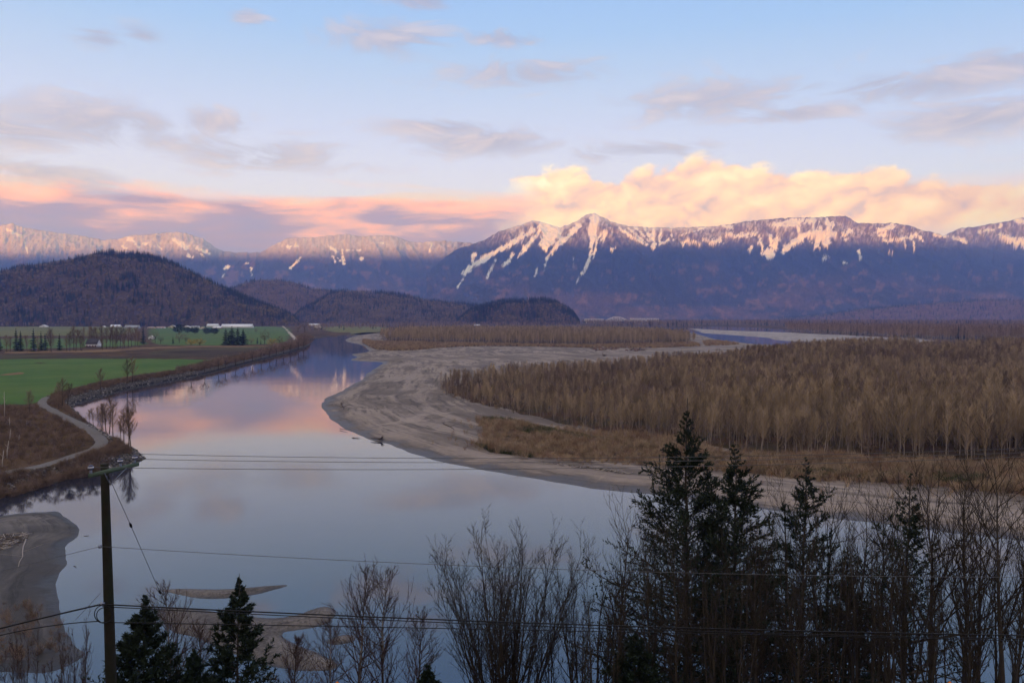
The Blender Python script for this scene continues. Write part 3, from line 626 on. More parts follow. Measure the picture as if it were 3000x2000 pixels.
m_path = material('grey_gravel_track', (0.165, 0.150, 0.135), rough=1.0, spec=0.1, var=0.3, scale=0.5, bump=0.5, bscale=6.0)
ribbon('path', [(150,1150),(139,1162),(128,1172),(122,1180),(126,1190),(155,1205),(190,1224),(232,1246),(262,1262),(286,1279),(300,1293),(298,1305),(280,1317),(244,1330),(193,1348),(119,1368),(30,1384),(-60,1396),(-300,1425)], 4.2, m_path, 'grey gravel track bending along the left bank')
ribbon('road', [(828,955.5),(836,962),(845,972),(856,984),(868,996)], 9.0, material('pale_farm_road', (0.38, 0.33, 0.28), var=0.2, scale=0.1), 'straight pale farm road running to the river bank')
# hillside below the viewer, hidden under the lower edge of the picture, that carries the near trees and the pole
def hillside_z(x, y):
    y = np.asarray(y, float); x = np.asarray(x, float)
    return np.where(y > 0, H - 2.0 - 0.535 * y, H - 2.0 - y * 0.02) + (fbm(x / 12, y / 12, 3) - 0.5) * 1.2 - 0.8 * sstep(y, 60, 84)
def hillside():
    xs = np.linspace(-260, 260, 120); ys = np.concatenate((np.linspace(-3600, -60, 20), np.linspace(-50, 92, 70)))
    X, Y = np.meshgrid(xs, ys); X = X * (1 + np.clip(-Y, 0, None)[..., ] / 300)
    P = np.stack((X, Y, hillside_z(X, Y)), -1).reshape(-1, 3); n = len(xs)
    i = np.arange(len(ys) - 1)[:, None] * n; j = np.arange(n - 1)[None]
    me = mesh('hillside', P, quads=np.stack((i + j, i + j + 1, i + n + j + 1, i + n + j), -1).reshape(-1, 4), smooth_=True)
    obj('hillside', me, material('leaf_litter', (0.055, 0.042, 0.028), var=0.5, scale=0.5, bump=0.6, bscale=3), kind='structure', label='steep leafy hillside below the viewpoint')
hillside()

# ---------------------------------------------------------------- woods
def blades(g, base, dirs, length, width):
    """thin pointed twigs: one triangle each"""
    n = len(base); d = dirs / (np.linalg.norm(dirs, axis=1)[:, None] + 1e-9)
    side = np.cross(d, rng.normal(size=(n, 3))); side /= np.linalg.norm(side, axis=1)[:, None] + 1e-9
    w = np.asarray(width).reshape(-1, 1) / 2; L = np.asarray(length).reshape(-1, 1)
    v = np.stack((base - side * w, base + side * w, base + d * L), 1).reshape(-1, 3)
    g.add(v, t=np.arange(3 * n).reshape(-1, 3))
def cottonwood(seed, h=16.0, tw=0.11, limbs=34):
    """a slender bare tree: trunk mesh and crown mesh"""
    r = np.random.default_rng(seed); gt, gc = Geo(), Geo()
    lean = r.normal(size=2) * 0.035
    k = np.linspace(0, 1, 6); wob = np.cumsum(r.normal(size=(6, 2)) * 0.05, 0) * np.array((1, 1)); wob[0] = 0
    tr = np.column_stack((k * h * lean[0] + wob[:, 0] * k, k * h * lean[1] + wob[:, 1] * k, k * h))
    gt.tube(tr, 0.17 * (1 - k * 0.88), 5)
    for i in range(limbs):
        t = 0.26 + 0.72 * (i + r.random()) / limbs; a = r.random() * 6.283
        p = np.array([np.interp(t, k, tr[:, j]) for j in range(3)])
        L = (1 - t) * h * 0.33 + 0.7 + r.random() * 0.8
        el = 0.75 + 0.45 * r.random(); d = np.array((math.cos(a) * math.cos(el), math.sin(a) * math.cos(el), math.sin(el)))
        q = p + d * L * 0.55; e = q + (d + (0, 0, 0.55)) * L * 0.5
        gc.tube([p, q, e], [0.055 * (1.1 - t), 0.04 * (1.1 - t), 0.012], 3, cap=False)
        m = 16; s = r.random(m); bp = np.where((s < 0.5)[:, None], p + (q - p) * (s * 2)[:, None], q + (e - q) * (s * 2 - 1)[:, None])
        blades(gc, bp, d + r.normal(size=(m, 3)) * 0.45 + (0, 0, 0.55), 0.8 + r.random(m) * 1.3, tw * (0.45 + 0.6 * r.random(m)))
    return gt.build('trunk'), gc.build('crown')
def far_conifer(seed, h=20.0, w=3.4, tiers=11, gaps=0.12):
    r = np.random.default_rng(seed); gt, gc = Geo(), Geo()
    gt.tube([(0, 0, 0), (0, 0, h * 0.5), (0, 0, h)], [0.32, 0.2, 0.03], 5)
    v, t = [], []
    for i in range(tiers):
        f = i / (tiers - 1); z = h * (0.08 + 0.90 * f); R = w * (1 - f) ** 0.85 * (0.75 + 0.45 * r.random()) + 0.25
        n = 9
        for j in range(n):
            if r.random() < gaps: continue
            a = (j + r.random()) * 6.283 / n; rr = R * (0.6 + 0.55 * r.random()); c, s = math.cos(a), math.sin(a); wd = rr * 0.42 + 0.15
            b = len(v); z2 = z - rr * (0.25 + 0.3 * r.random()); m_ = 0.55
            v += [(0, 0, z + 0.5), (c * rr * m_ - s * wd, s * rr * m_ + c * wd, (z + z2) / 2), (c * rr, s * rr, z2), (c * rr * m_ + s * wd, s * rr * m_ - c * wd, (z + z2) / 2), (0, 0, z - h * 0.06)]
            t += [(b, b + 1, b + 2), (b, b + 2, b + 3), (b + 4, b + 2, b + 1)]
    gc.add(v, t)
    return gt.build('trunk'), gc.build('crown')
def round_tree(seed, h=11.0, w=4.2, n=150, tw=0.22, low=0.25):
    """a bare spreading tree or big bush seen from far off"""
    r = np.random.default_rng(seed); gt, gc = Geo(), Geo()
    gt.tube([(0, 0, 0), (0.1, 0.05, h * 0.35), (0.2, 0.1, h * 0.6)], [0.22, 0.15, 0.06], 5)
    for i in range(9):
        a = r.random() * 6.283; p = np.array((0.1, 0.05, h * (0.2 + 0.3 * r.random()))); e = np.array((math.cos(a) * w * 0.6, math.sin(a) * w * 0.6, h * (0.55 + 0.4 * r.random())))
        gt.tube([p, (p + e) / 2 + (0, 0, -0.3), e], [0.09, 0.06, 0.015], 3, cap=False)
    d = r.normal(size=(n, 3)); d /= np.linalg.norm(d, axis=1)[:, None]; rad = r.random(n) ** 0.4
    p = d * rad[:, None] * (w * 0.85, w * 0.85, h * (1 - low) * 0.45) + (0.1, 0.05, h * (low + (1 - low) * 0.48)); p *= 1 + 0.15 * r.normal(size=(n, 1)) * 0.5
    blades(gc, p, d * (1, 1, 0.6) + (0, 0, 0.8) + r.normal(size=(n, 3)) * 0.35, h * 0.10 + r.random(n) * h * 0.12, tw * (0.5 + r.random(n)))
    return gt.build('trunk'), gc.build('crown')
def shrub(seed, h=2.6, n=26, spread=0.75, tw=0.06):
    r = np.random.default_rng(seed); g = Geo()
    b = np.column_stack((r.normal(size=(n, 2)) * 0.45, np.zeros(n))); d = np.column_stack((r.normal(size=(n, 2)) * spread * 0.45, np.ones(n)))
    L = h * (0.6 + 0.5 * r.random(n)); blades(g, b, d, L, tw)
    s = r.random((n * 2)); i = r.integers(0, n, n * 2); u = d[i] / np.linalg.norm(d[i], axis=1)[:, None]
    blades(g, b[i] + u * (L[i] * (0.3 + 0.5 * s))[:, None], d[i] + r.normal(size=(n * 2, 3)) * 0.4, 0.35 * h * (0.5 + r.random(n * 2)), tw * 0.8)
    return g.build('shrub')

m_ctrunk = material('pale_bark', (0.35, 0.295, 0.25), rnd=0.35)
m_ccrown = material('bare_twigs', (0.36, 0.272, 0.172), rnd=0.42, spec=0.05)
m_redtwig = material('red_brown_twigs', (0.26, 0.165, 0.105), rnd=0.40, spec=0.05)
m_bushtwig = material('brown_bank_twigs', (0.185, 0.130, 0.092), rnd=0.45, spec=0.05)
m_greentwig = material('green_understory', (0.060, 0.075, 0.028), rnd=0.35, spec=0.05)
m_conif = material('far_conifer_needles', (0.030, 0.044, 0.032), rnd=0.45, spec=0.05)
m_cbark = material('dark_bark', (0.06, 0.045, 0.035))
m_hillbare = material('hill_bare_crowns', (0.225, 0.170, 0.090), rnd=0.6, spec=0.05)
m_fartwig = material('far_bare_woods', (0.28, 0.20, 0.15), rnd=0.30, spec=0.05)
m_yellowtwig = material('yellow_willow_twigs', (0.42, 0.27, 0.045), rnd=0.1, spec=0.05)
KIND = {}
def kind(key, pairs, mt, mc):
    for a, b in pairs:
        a.materials.append(mt); b.materials.append(mc)
    KIND[key] = pairs
kind('cottonwood', [cottonwood(s, 16.0, 0.085, 30 + 3 * (s % 4)) for s in (1, 2, 3, 4, 5)], m_ctrunk, m_ccrown)
kind('bank_tree', [cottonwood(s, 14.0, 0.09, 42) for s in (11, 12, 13)], m_cbark, m_bushtwig)
kind('conifer', [far_conifer(s) for s in (21, 22, 23)], m_cbark, m_conif)
kind('fat_conifer', [far_conifer(s, 14.0, 4.6, 10, 0.02) for s in (24, 25)], m_cbark, m_conif)
kind('round_tree', [round_tree(s) for s in (31, 32, 33)], m_cbark, m_bushtwig)
kind('dark_round', [round_tree(s, 9.0, 4.5, 420, 0.5, 0.12) for s in (38, 39)], m_cbark, m_conif)
kind('willow', [round_tree(s, 8.0, 5.0, 260, 0.26, 0.08) for s in (36, 37)], m_cbark, m_yellowtwig)
def plant_tree(key, var, loc, scale, rz, name, label, category='tree', group=None, wide=1.0):
    r = thing(name, label, category, loc, group); r.rotation_euler = (0, 0, rz); r.scale = (scale * wide, scale * wide, scale)
    a, b = KIND[key][var % len(KIND[key])]
    obj('trunk', a, parent=r); obj('crown', b, parent=r)
    return r

def joined(name, parts, mats):
    """a prototype kept out of the scene, used only as an instance"""
    vs, ts, mi, n = [], [], [], 0
    for k, me in enumerate(parts):
        nv = len(me.vertices); c = np.empty(nv * 3, np.float32); me.vertices.foreach_get('co', c); vs.append(c.reshape(-1, 3))
        me.calc_loop_triangles(); t = np.empty(len(me.loop_triangles) * 3, np.int32); me.loop_triangles.foreach_get('vertices', t)
        ts.append(t.reshape(-1, 3) + n); mi.append(np.full(len(ts[-1]), k)); n += nv
    me = mesh(name, np.concatenate(vs), np.concatenate(ts))
    for m in mats: me.materials.append(m)
    me.polygons.foreach_set('material_index', np.concatenate(mi).astype(np.int32)); me.update()
    return bpy.data.objects.new(name, me)
def scatter(name, label, pts, scale, protos, idx=None, category=None):
    """a mass of plants nobody could count: points that carry instances of a few prototypes"""
    n = len(pts); me = bpy.data.meshes.new(name); me.vertices.add(n); me.vertices.foreach_set('co', np.asarray(pts, np.float32).ravel())
    attr(me, 'size', scale); attr(me, 'turn', rng.random(n) * 6.283)
    a = me.attributes.new('pick', 'INT', 'POINT'); a.data.foreach_set('value', (rng.integers(0, len(protos), n) if idx is None else idx).astype(np.int32))
    o = obj(name, me, kind='stuff', label=label)
    ng = bpy.data.node_groups.new(name, 'GeometryNodeTree')
    ng.interface.new_socket('Geometry', in_out='INPUT', socket_type='NodeSocketGeometry'); ng.interface.new_socket('Geometry', in_out='OUTPUT', socket_type='NodeSocketGeometry')
    N, L = ng.nodes, ng.links
    gi, go = N.new('NodeGroupInput'), N.new('NodeGroupOutput'); ip = N.new('GeometryNodeInstanceOnPoints'); join = N.new('GeometryNodeGeometryToInstance')
    for p in reversed(protos):
        oi = N.new('GeometryNodeObjectInfo'); oi.inputs['Object'].default_value = p; oi.transform_space = 'ORIGINAL'
        L.new(oi.outputs['Geometry'], join.inputs[0])
    def named(nm, t):
        x = N.new('GeometryNodeInputNamedAttribute'); x.data_type = t; x.inputs[0].default_value = nm; return x.outputs[0]
    cx = N.new('ShaderNodeCombineXYZ'); L.new(named('turn', 'FLOAT'), cx.inputs[2])
    L.new(gi.outputs[0], ip.inputs['Points']); L.new(join.outputs[0], ip.inputs['Instance']); ip.inputs['Pick Instance'].default_value = True
    L.new(named('pick', 'INT'), ip.inputs['Instance Index']); L.new(cx.outputs[0], ip.inputs['Rotation']); L.new(named('size', 'FLOAT'), ip.inputs['Scale'])
    L.new(ip.outputs[0], go.inputs[0])
    md = o.modifiers.new('planting', 'NODES'); md.node_group = ng
    return o
def sprinkle(px, n, z=1.5, seed=0, world=None):
    """n even random spots inside an outline given in picture pixels"""
    r = np.random.default_rng(seed); poly = world_poly(px, z) if world is None else world; lo, hi = poly.min(0), poly.max(0); outp = []
    got = 0
    while got < n:
        p = lo + (hi - lo) * r.random((n * 3, 2)); p = p[in_poly(p[:, 0], p[:, 1], poly)]; outp.append(p); got += len(p)
    return np.concatenate(outp)[:n]
zmain = shore_z(1.3, 12)
def main_height(x, y): return zmain(x, y, np.full(np.shape(x), 60.0))

# floor of the woods, darker and brown with litter
m_floor = material('woodland_floor', (0.085, 0.052, 0.034), rough=1.0, spec=0.02, var=0.5, scale=0.12, hue=(0.06, 0.05, 0.032), bump=0.6, bscale=1.0)
PX_W = [(1290,1140),(1310,1158),(1376,1181),(1495,1207),(1600,1235),(1750,1262),(1900,1290),(2100,1318),(2400,1338),(2700,1348),(3000,1354),(3600,1366),(4100,1330),(4100,1046),(3000,1044),(2600,1042),(2300,1046),(2180,1056),(1950,1075),(1600,1088),(1420,1105),(1330,1122)]
PX_SH = [(1392,1226),(1500,1240),(1700,1258),(1900,1288),(2100,1316),(2400,1336),(3000,1352),(3600,1366),(3700,1520),(3000,1452),(2700,1424),(2400,1404),(2100,1378),(1900,1362),(1700,1350),(1550,1336),(1450,1326),(1402,1305),(1425,1275)]
PX_I = [(1110,1001),(1250,1006),(1500,1009),(1700,1013),(1900,1013),(2010,1009),(2040,1001),(2010,985),(1900,973),(1500,969),(1200,971),(1120,981)]
PX_IS = [(1062,1004),(1090,1018),(1110,1024),(1150,1028),(1230,1025),(1320,1016),(1500,1013),(1700,1018),(1900,1020),(2052,1015),(2040,1003),(1700,1012),(1110,1000),(1064,995)]
PX_IS2 = [(2058,1000),(2100,999),(2150,1004),(2165,1008),(2120,1012),(2066,1012)]
def floor_patch(px, label, du=14, dv=6):
    poly = resample(jitter_poly(resample(smooth_poly(world_poly(px, 1.3), 2), 0.006), 5.0, 14), 0.006)
    patch('ground', poly, lambda x, y, sh: main_height(x, y) + 0.5 * sstep(sh, 0, 8) - 0.3 * (1 - sstep(sh, 0, 8)), m_floor, du, dv, label=label)
floor_patch(PX_W, 'leaf littered ground under the bare woods')
floor_patch(PX_SH, 'brown brushy ground between woods and sandbar')
floor_patch(PX_I, 'ground under the trees of the far brown island', 12, 3)
floor_patch(PX_IS, 'low brown shore of the far brown island', 12, 3)

def at(p, hf, dz=-0.1): return np.column_stack((p, hf(p[:, 0], p[:, 1]) + dz))
def hw(p):
    """height of the bare trees: young at the left, tall at the right and in the far strip"""
    u, v = project(np.column_stack((p, np.full(len(p), 1.5))))
    h = 7.8 + 6.4 * sstep(u, 1600, 2250) + 2.0 * sstep(u, 2150, 2350) * (1 - sstep(v, 1070, 1110)) - 3.5 * sstep(v, 1085, 1100) * (1 - sstep(v, 1125, 1190)) * sstep(u, 1900, 2300)
    return h * (0.58 + 0.75 * fbm(p[:, 0] / 42, p[:, 1] / 42, 4)) * (0.70 + 0.5 * rng.random(len(p)))
pw = sprinkle(PX_W, 22000, seed=5); hgt = hw(pw)
dist = np.hypot(pw[:, 0], pw[:, 1]); uu, vv = project(np.column_stack((pw, np.full(len(pw), 1.5))))
front = np.where((uu > 1250) & (uu < 3040), hgt / dist, 0)
order = np.argsort(-front); near, rest = order[:180], order[180:]
P3 = at(pw, main_height)
for i in near:
    plant_tree('cottonwood', int(i) % 5, P3[i], hgt[i] / 16.0, float(rng.random() * 6.28), 'bare_tree', 'slender bare brown tree standing in the front of the wood on the sandbar', group='bare trees along the front of the sandbar wood')
pr_cw = [joined('wood_tree', p, (m_ctrunk, m_ccrown)) for p in KIND['cottonwood']]
m_cgrey = material('grey_brown_twigs', (0.215, 0.155, 0.112), rnd=0.40, spec=0.05)
pr_cw2 = pr_cw + [joined('wood_tree', p, (m_ctrunk, m_cgrey)) for p in KIND['cottonwood'][:4]] + [joined('wood_tree', p, (m_cbark, m_cgrey)) for p in KIND['round_tree'][:2]]
pr_ = P3[rest]; nz = fbm(pr_[:, 0] / 34 + 5, pr_[:, 1] / 50, 4, 0.6) + 0.12 * rng.normal(size=len(rest)); pk = np.where(nz > 0.56, rng.integers(5, 9, len(rest)), rng.integers(0, 5, len(rest))); pk = np.where(rng.random(len(rest)) < 0.10, rng.integers(9, 11, len(rest)), pk)
scatter('woods', 'dense bare brown wood covering the land behind the sandbar', pr_, hgt[rest] / 16.0 * np.where(pk > 8, 0.8, 1.0), pr_cw2, pk)
pmb = sprinkle([(-60,1770),(60,1760),(150,1785),(185,1850),(215,1895),(150,1940),(0,1955),(-60,1955)], 70, 0.9, 19)
pi = sprinkle(PX_I, 5200, seed=6); 
scatter('woods', 'bare brown wood on the far island in mid river', at(pi, main_height), (13 + 7 * fbm(pi[:, 0] / 60, pi[:, 1] / 60, 3)) * (0.7 + 0.4 * rng.random(len(pi))) / 16.0, pr_cw)
pr_sh = []
for k, m_ in ((41, m_redtwig), (42, m_ccrown), (43, m_ccrown)):
    me = shrub(k); me.materials.append(m_); pr_sh.append(bpy.data.objects.new('brush', me))
me = shrub(44, 1.6, 30); me.materials.append(m_greentwig); pr_gr = [bpy.data.objects.new('brush', me)]
me = shrub(45, 2.2, 40, 1.0); me.materials.append(m_bushtwig); pr_bk = [bpy.data.objects.new('brush', me)]
me = shrub(46, 3.4, 40, 0.9); me.materials.append(m_bushtwig); pr_bk.append(bpy.data.objects.new('brush', me))
scatter('brush', 'sparse brown twigs growing on the dark silt bank', np.column_stack((pmb, np.full(len(pmb), 0.75))), 0.25 + 0.35 * rng.random(len(pmb)), pr_bk)
psx = np.concatenate((sprinkle(PX_SH, 7000, seed=7), sprinkle(PX_W, 5000, seed=17), sprinkle(PX_SH, 900, seed=18) + np.random.default_rng(4).normal(size=(900, 2)) * 7))
scatter('shrubs', 'red brown willow brush between the woods and the sandbar', at(psx, main_height), (0.25 + 1.25 * fbm(psx[:, 0] / 14, psx[:, 1] / 14, 3)) * (0.6 + 0.8 * rng.random(len(psx))), pr_sh)
pgx = np.concatenate((sprinkle([(1412,1222),(1500,1230),(1650,1264),(1800,1292),(1930,1312),(1880,1322),(1700,1300),(1550,1268),(1450,1244)], 1500, seed=8), sprinkle([(1395,1300),(1440,1322),(1560,1338),(1540,1328),(1450,1310)], 300, seed=9), sprinkle([(2300,1372),(2600,1385),(2900,1395),(2900,1420),(2600,1410),(2300,1390)], 700, seed=10)))
scatter('undergrowth', 'strips of green undergrowth along the edge of the bare woods', at(pgx, main_height), 0.6 + 0.6 * rng.random(len(pgx)), pr_gr)
pis = np.concatenate((sprinkle(PX_IS, 5200, seed=11), sprinkle(PX_IS2, 500, seed=12)))
scatter('shrubs', 'low russet brush along the shore of the far brown island', at(pis, main_height), 0.9 + 0.9 * rng.random(len(pis)), pr_sh)

# ---- forests on the hills
pr_hill = [joined('hill_tree', p, (m_cbark, m_conif)) for p in KIND['conifer']] + [joined('hill_tree', p, (m_cbark, m_hillbare)) for p in KIND['round_tree']]
def hill_forest(key, n, label, share, size, seed, crest=0.8):
    me, P, q, nr, nu = HILLS[key]; r = np.random.default_rng(seed)
    G = P.reshape(-1, nu, 3); rows = nr + 5
    # even over the surface: weigh by cell area
    c = G[:rows]; e1 = c[1:, :-1] - c[:-1, :-1]; e2 = c[:-1, 1:] - c[:-1, :-1]; ar = np.linalg.norm(np.cross(e1, e2), axis=-1)
    uu_, _ = project(c[:-1, :-1]); ar = ar * ((uu_ > -150) & (uu_ < 3150))
    k = r.choice(ar.size, n, p=(ar / ar.sum()).ravel()); i, j = np.unravel_index(k, ar.shape); a, b = r.random((2, n, 1))
    p = c[i, j] + (c[i + 1, j] - c[i, j]) * a + (c[i, j + 1] - c[i, j]) * b
    f = fbm(p[:, 0] / 85 + seed, p[:, 1] / 110 + p[:, 2] / 45, 4, 0.6) + 0.22 * np.clip((i / nr - crest) / (1 - crest), 0, 1)
    con = f > np.quantile(f, 1 - share); con ^= r.random(n) < 0.10
    pick = np.where(con, r.integers(0, 3, n), r.integers(3, 6, n))
    k = p[:, 2] > 1.0
    p[:, 2] -= 1.0
    scatter('forest', label, p[k], (size * (0.7 + 0.75 * r.random(n)) * np.where(con, 1.40, 1.25))[k], pr_hill, pick[k])
hill_forest('a', 11000, 'mixed dark conifers and bare trees covering the left hill', 0.50, 0.85, 1)
hill_forest('b', 5500, 'hazy bare forest on the rounded hill behind', 0.22, 0.95, 2)
hill_forest('c', 5500, 'mixed forest on the low central ridge', 0.48, 0.85, 3)
hill_forest('d', 3200, 'dark forest on the steep ended knoll', 0.66, 0.85, 4, 0.5)
hill_forest('e', 5000, 'reddish brown forest on the bench under the high mountain', 0.30, 1.2, 5)

# ---- woods on the flat far bank: right side belts, trees along the far valley
pr_far = [joined('far_tree', p, (m_ctrunk, m_fartwig)) for p in KIND['cottonwood']] + [joined('far_tree', p, (m_cbark, m_conif)) for p in KIND['conifer'][:1]]
zl = lambda x, y: np.full(np.shape(x), 2.6)
def belt(px, n, size, label, seed, con=0.04):
    p = sprinkle(px, n, 3.0, seed); r = np.random.default_rng(seed)
    pick = np.where(r.random(n) < con, 5, r.integers(0, 5, n))
    scatter('woods', label, at(p, zl), size * (0.7 + 0.5 * r.random(n)), pr_far, pick)
belt([(2310,972),(2420,980),(2520,985),(2640,995),(2800,999),(3000,1002),(3400,1006),(3400,968),(3000,966),(2700,964),(2500,962),(2300,960)], 5200, 1.15, 'grey bare wood behind the far right channel', 21, 0.02)
belt([(1760,962),(2000,958),(2090,953),(2300,957),(3000,962),(3400,962),(3400,944),(2600,943),(2200,943),(1700,945)], 6000, 1.25, 'hazy belts of trees at the foot of the high mountain', 22, 0.12)
belt([(900,975),(960,968),(1040,968),(1200,962),(1700,955),(1700,946),(1200,948),(900,955)], 1600, 0.9, 'low brown trees along the far river end', 23, 0.08)
belt([(-200,958),(300,957),(640,956),(880,955),(880,952.5),(300,953),(-200,954)], 900, 1.0, 'tree line along the foot of the left hill', 24, 0.2)

# ---- brush of the left bank
def bank_band(n, d0, d1, seed, lim):
    r = np.random.default_rng(seed); p = POLY_LAND; u, v = project(np.column_stack((p, np.zeros(len(p)))))
    k = np.where(lim(u, v))[0]; i = r.choice(k, n); a = p[i]; b = p[(i + 1) % len(p)]; d = b - a; nr = np.stack((-d[:, 1], d[:, 0]), 1); nr /= np.linalg.norm(nr, axis=1)[:, None] + 1e-9
    q = a + d * r.random((n, 1)) + nr * (d0 + (d1 - d0) * r.random((n, 1)) ** 1.3)
    s = in_poly(q[:, 0], q[:, 1], p[::2]); 
    if s.mean() < 0.5: q = a + d * r.random((n, 1)) - nr * (d0 + (d1 - d0) * r.random((n, 1)) ** 1.3); s = in_poly(q[:, 0], q[:, 1], p[::2])
    return q[s]
q1 = bank_band(2600, 4.5, 13, 31, lambda u, v: (v > 1090) & (v < 1500) & (u > -250) & (u < 640))
q2 = bank_band(2600, 4, 22, 32, lambda u, v: (v > 985) & (v <= 1095) & (u > 560) & (u < 925))
q3 = sprinkle([(-200,1205),(60,1196),(120,1192),(230,1255),(280,1290),(230,1325),(110,1362),(0,1380),(-200,1410)], 1500, 3.0, 33)
q4 = sprinkle([(-200,1425),(60,1385),(200,1352),(290,1318),(330,1330),(300,1370),(150,1400),(0,1440),(-200,1480)], 700, 3.0, 34)
path_w = np.stack(ground_at(np.array((128,126,155,190,232,262,286,300,298,280,244,193,119,30,-60)), np.array((1172,1190,1205,1224,1246,1262,1279,1293,1305,1317,1330,1348,1368,1384,1396)), 3.0), 1)
qq = np.concatenate((q1, q3, q4)); pd = edge_dist(qq[:, 0], qq[:, 1], np.concatenate((path_w, path_w[::-1][1:-1]))); qq = qq[pd > 4.0]
qq = np.concatenate((qq, q2)); dd = np.hypot(qq[:, 0], qq[:, 1])
scatter('shrubs', 'brown leafless brush covering the left river bank', at(qq, land_height, -0.15), (0.35 + 0.5 * rng.random(len(qq))) * (1 + sstep(dd, 420, 1100) * 2.6 * fbm(qq[:, 0] / 30, qq[:, 1] / 30, 2)), pr_bk)

# ---------------------------------------------------------------- near trees on the slope below the viewer
def unit(v): return v / (np.linalg.norm(v, axis=-1, keepdims=True) + 1e-9)
def tubes(g, pts, rad, n=3):
    """many tubes at once: pts (N, K, 3), rad (N, K)"""
    N, K = rad.shape; d = unit(np.gradient(pts, axis=1))
    ref = np.where(np.abs(d[:, :1, 2:3]) > 0.85, np.array([1.0, 0, 0]), np.array([0, 0, 1.0])) * np.ones((N, K, 3))
    a = unit(np.cross(d, ref)); b = np.cross(d, a); th = np.arange(n) * 2 * math.pi / n
    ring = pts[:, :, None] + rad[:, :, None, None] * (a[:, :, None] * np.cos(th)[:, None] + b[:, :, None] * np.sin(th)[:, None])
    i = (np.arange(N)[:, None, None] * K + np.arange(K - 1)[None, :, None]) * n; j = np.arange(n); j2 = (j + 1) % n
    g.add(ring.reshape(-1, 3), q=np.stack((i + j, i + j2, i + n + j2, i + n + j), -1).reshape(-1, 4))
def grow(r, P, D, L, K, up=0.2, wob=0.05):
    s = np.linspace(0, 1, K); w = np.cumsum(r.normal(size=(len(P), K, 3)), 1) * wob * s[None, :, None]
    u = np.asarray(up) * np.ones(len(P))
    return P[:, None] + (D[:, None] * s[None, :, None] + np.array((0, 0, 1.0)) * (u[:, None] * s ** 2)[..., None] + w) * L[:, None, None]
def spawn(r, pts, L, n, t0, t1, ang, ratio, shrink=0.6, jit=0.3):
    """n children along each parent: starts, directions, lengths, places along the parent"""
    N, K, _ = pts.shape; t = t0 + (t1 - t0) * (np.arange(n)[None] + r.random((N, n))) / n
    x = t * (K - 1); i = np.clip(x.astype(int), 0, K - 2); f = (x - i)[..., None]; a = np.arange(N)[:, None]
    p = pts[a, i] * (1 - f) + pts[a, i + 1] * f; tan = unit(pts[a, i + 1] - pts[a, i])
    perp = unit(np.cross(tan, r.normal(size=tan.shape))); an = ang * (1 + jit * r.normal(size=t.shape))[..., None]
    d = tan * np.cos(an) + perp * np.sin(an)
    l = L[:, None] * ratio * (1 - shrink * t) * (0.6 + 0.7 * r.random(t.shape))
    return p.reshape(-1, 3), unit(d.reshape(-1, 3)), l.ravel(), t.ravel()
def bare_tree(seed, h, style):
    r = np.random.default_rng(seed); gt, gc = Geo(), Geo()
    if style in ('clump', 'thicket'):
        n = 30 if style == 'clump' else 7
        a = np.arange(n) * 2.39996 + r.random(n) * 0.6; tilt = (0.02 + 0.32 * (np.arange(n) / n) ** 0.75) if style == 'clump' else (0.02 + 0.14 * r.random(n))
        sp_ = (0.2 + 0.9 * np.arange(n) / n) if style == 'clump' else 1.1
        P = np.column_stack((np.cos(a) * sp_, np.sin(a) * sp_ * r.random(n), np.zeros(n))); D = unit(np.column_stack((np.cos(a) * np.tan(tilt), np.sin(a) * np.tan(tilt), np.ones(n))))
        L = h * (0.72 + 0.22 * r.random(n)); L[0] = h * 0.95; stems = grow(r, P, D, L, 9, 0.05, 0.010); r0 = (0.0058 if style == 'clump' else 0.0085) * h * (0.5 + 0.6 * r.random(n))
    else:
        n = 1; P = np.zeros((1, 3)); D = unit(np.array([[r.normal() * 0.03, r.normal() * 0.03, 1.0]])); L = np.array([h * 0.97])
        stems = grow(r, P, D, L, 12, 0.0, 0.006); r0 = np.array([0.0105 * h])
    s = np.linspace(0, 1, stems.shape[1]); tubes(gt, stems, r0[:, None] * (1 - 0.93 * s) + 0.004, 7)
    if style == 'birch': nl, ang, rat, up, t0 = 46, 0.75, 0.22, 0.30, 0.18
    elif style == 'alder': nl, ang, rat, up, t0 = 40, 0.70, 0.30, 0.35, 0.22
    elif style == 'clump': nl, ang, rat, up, t0 = 16, 0.30, 0.27, 0.14, 0.25
    elif style == 'fork': nl, ang, rat, up, t0 = 26, 0.62, 0.42, 0.22, 0.35
    else: nl, ang, rat, up, t0 = 11, 0.40, 0.24, 0.20, 0.30
    p, d, l, t = spawn(r, stems, L, nl, t0, 0.98, ang, rat, 0.55)
    if style in ('birch',): l = l * (0.35 + 1.2 * np.sin(np.clip((t - 0.1) / 0.9, 0, 1) * math.pi) ** 0.8)
    lim = grow(r, p, d, l, 6, up, 0.008); rl = (np.repeat(r0, nl) * (1 - 0.85 * t) * 0.45 + 0.006)
    tubes(gc, lim, rl[:, None] * np.linspace(1, 0.25, 6) , 4)
    nt2 = 6 if style != 'birch' else 8
    p2, d2, l2, t2 = spawn(r, lim, l, nt2, 0.15, 1.0, 0.60, 0.42, 0.4)
    tw = grow(r, p2, d2, l2, 4, 0.30, 0.022); rt = np.repeat(rl, nt2) * 0.38 + 0.004
    tubes(gc, tw, rt[:, None] * np.linspace(1, 0.4, 4), 3)
    n3 = 5 if style != 'birch' else 8
    p3, d3, l3, t3 = spawn(r, tw, l2, n3, 0.15, 1.0, 0.55, 0.55, 0.3)
    if style == 'birch': d3 = d3 + (0, 0, -0.15)
    save = globals()['rng']; globals()['rng'] = r; blades(gc, p3, d3 + (0, 0, 0.2), np.maximum(l3, 0.25), 0.022 if style != 'birch' else 0.018); globals()['rng'] = save
    return gt.build('trunk', True), gc.build('crown')
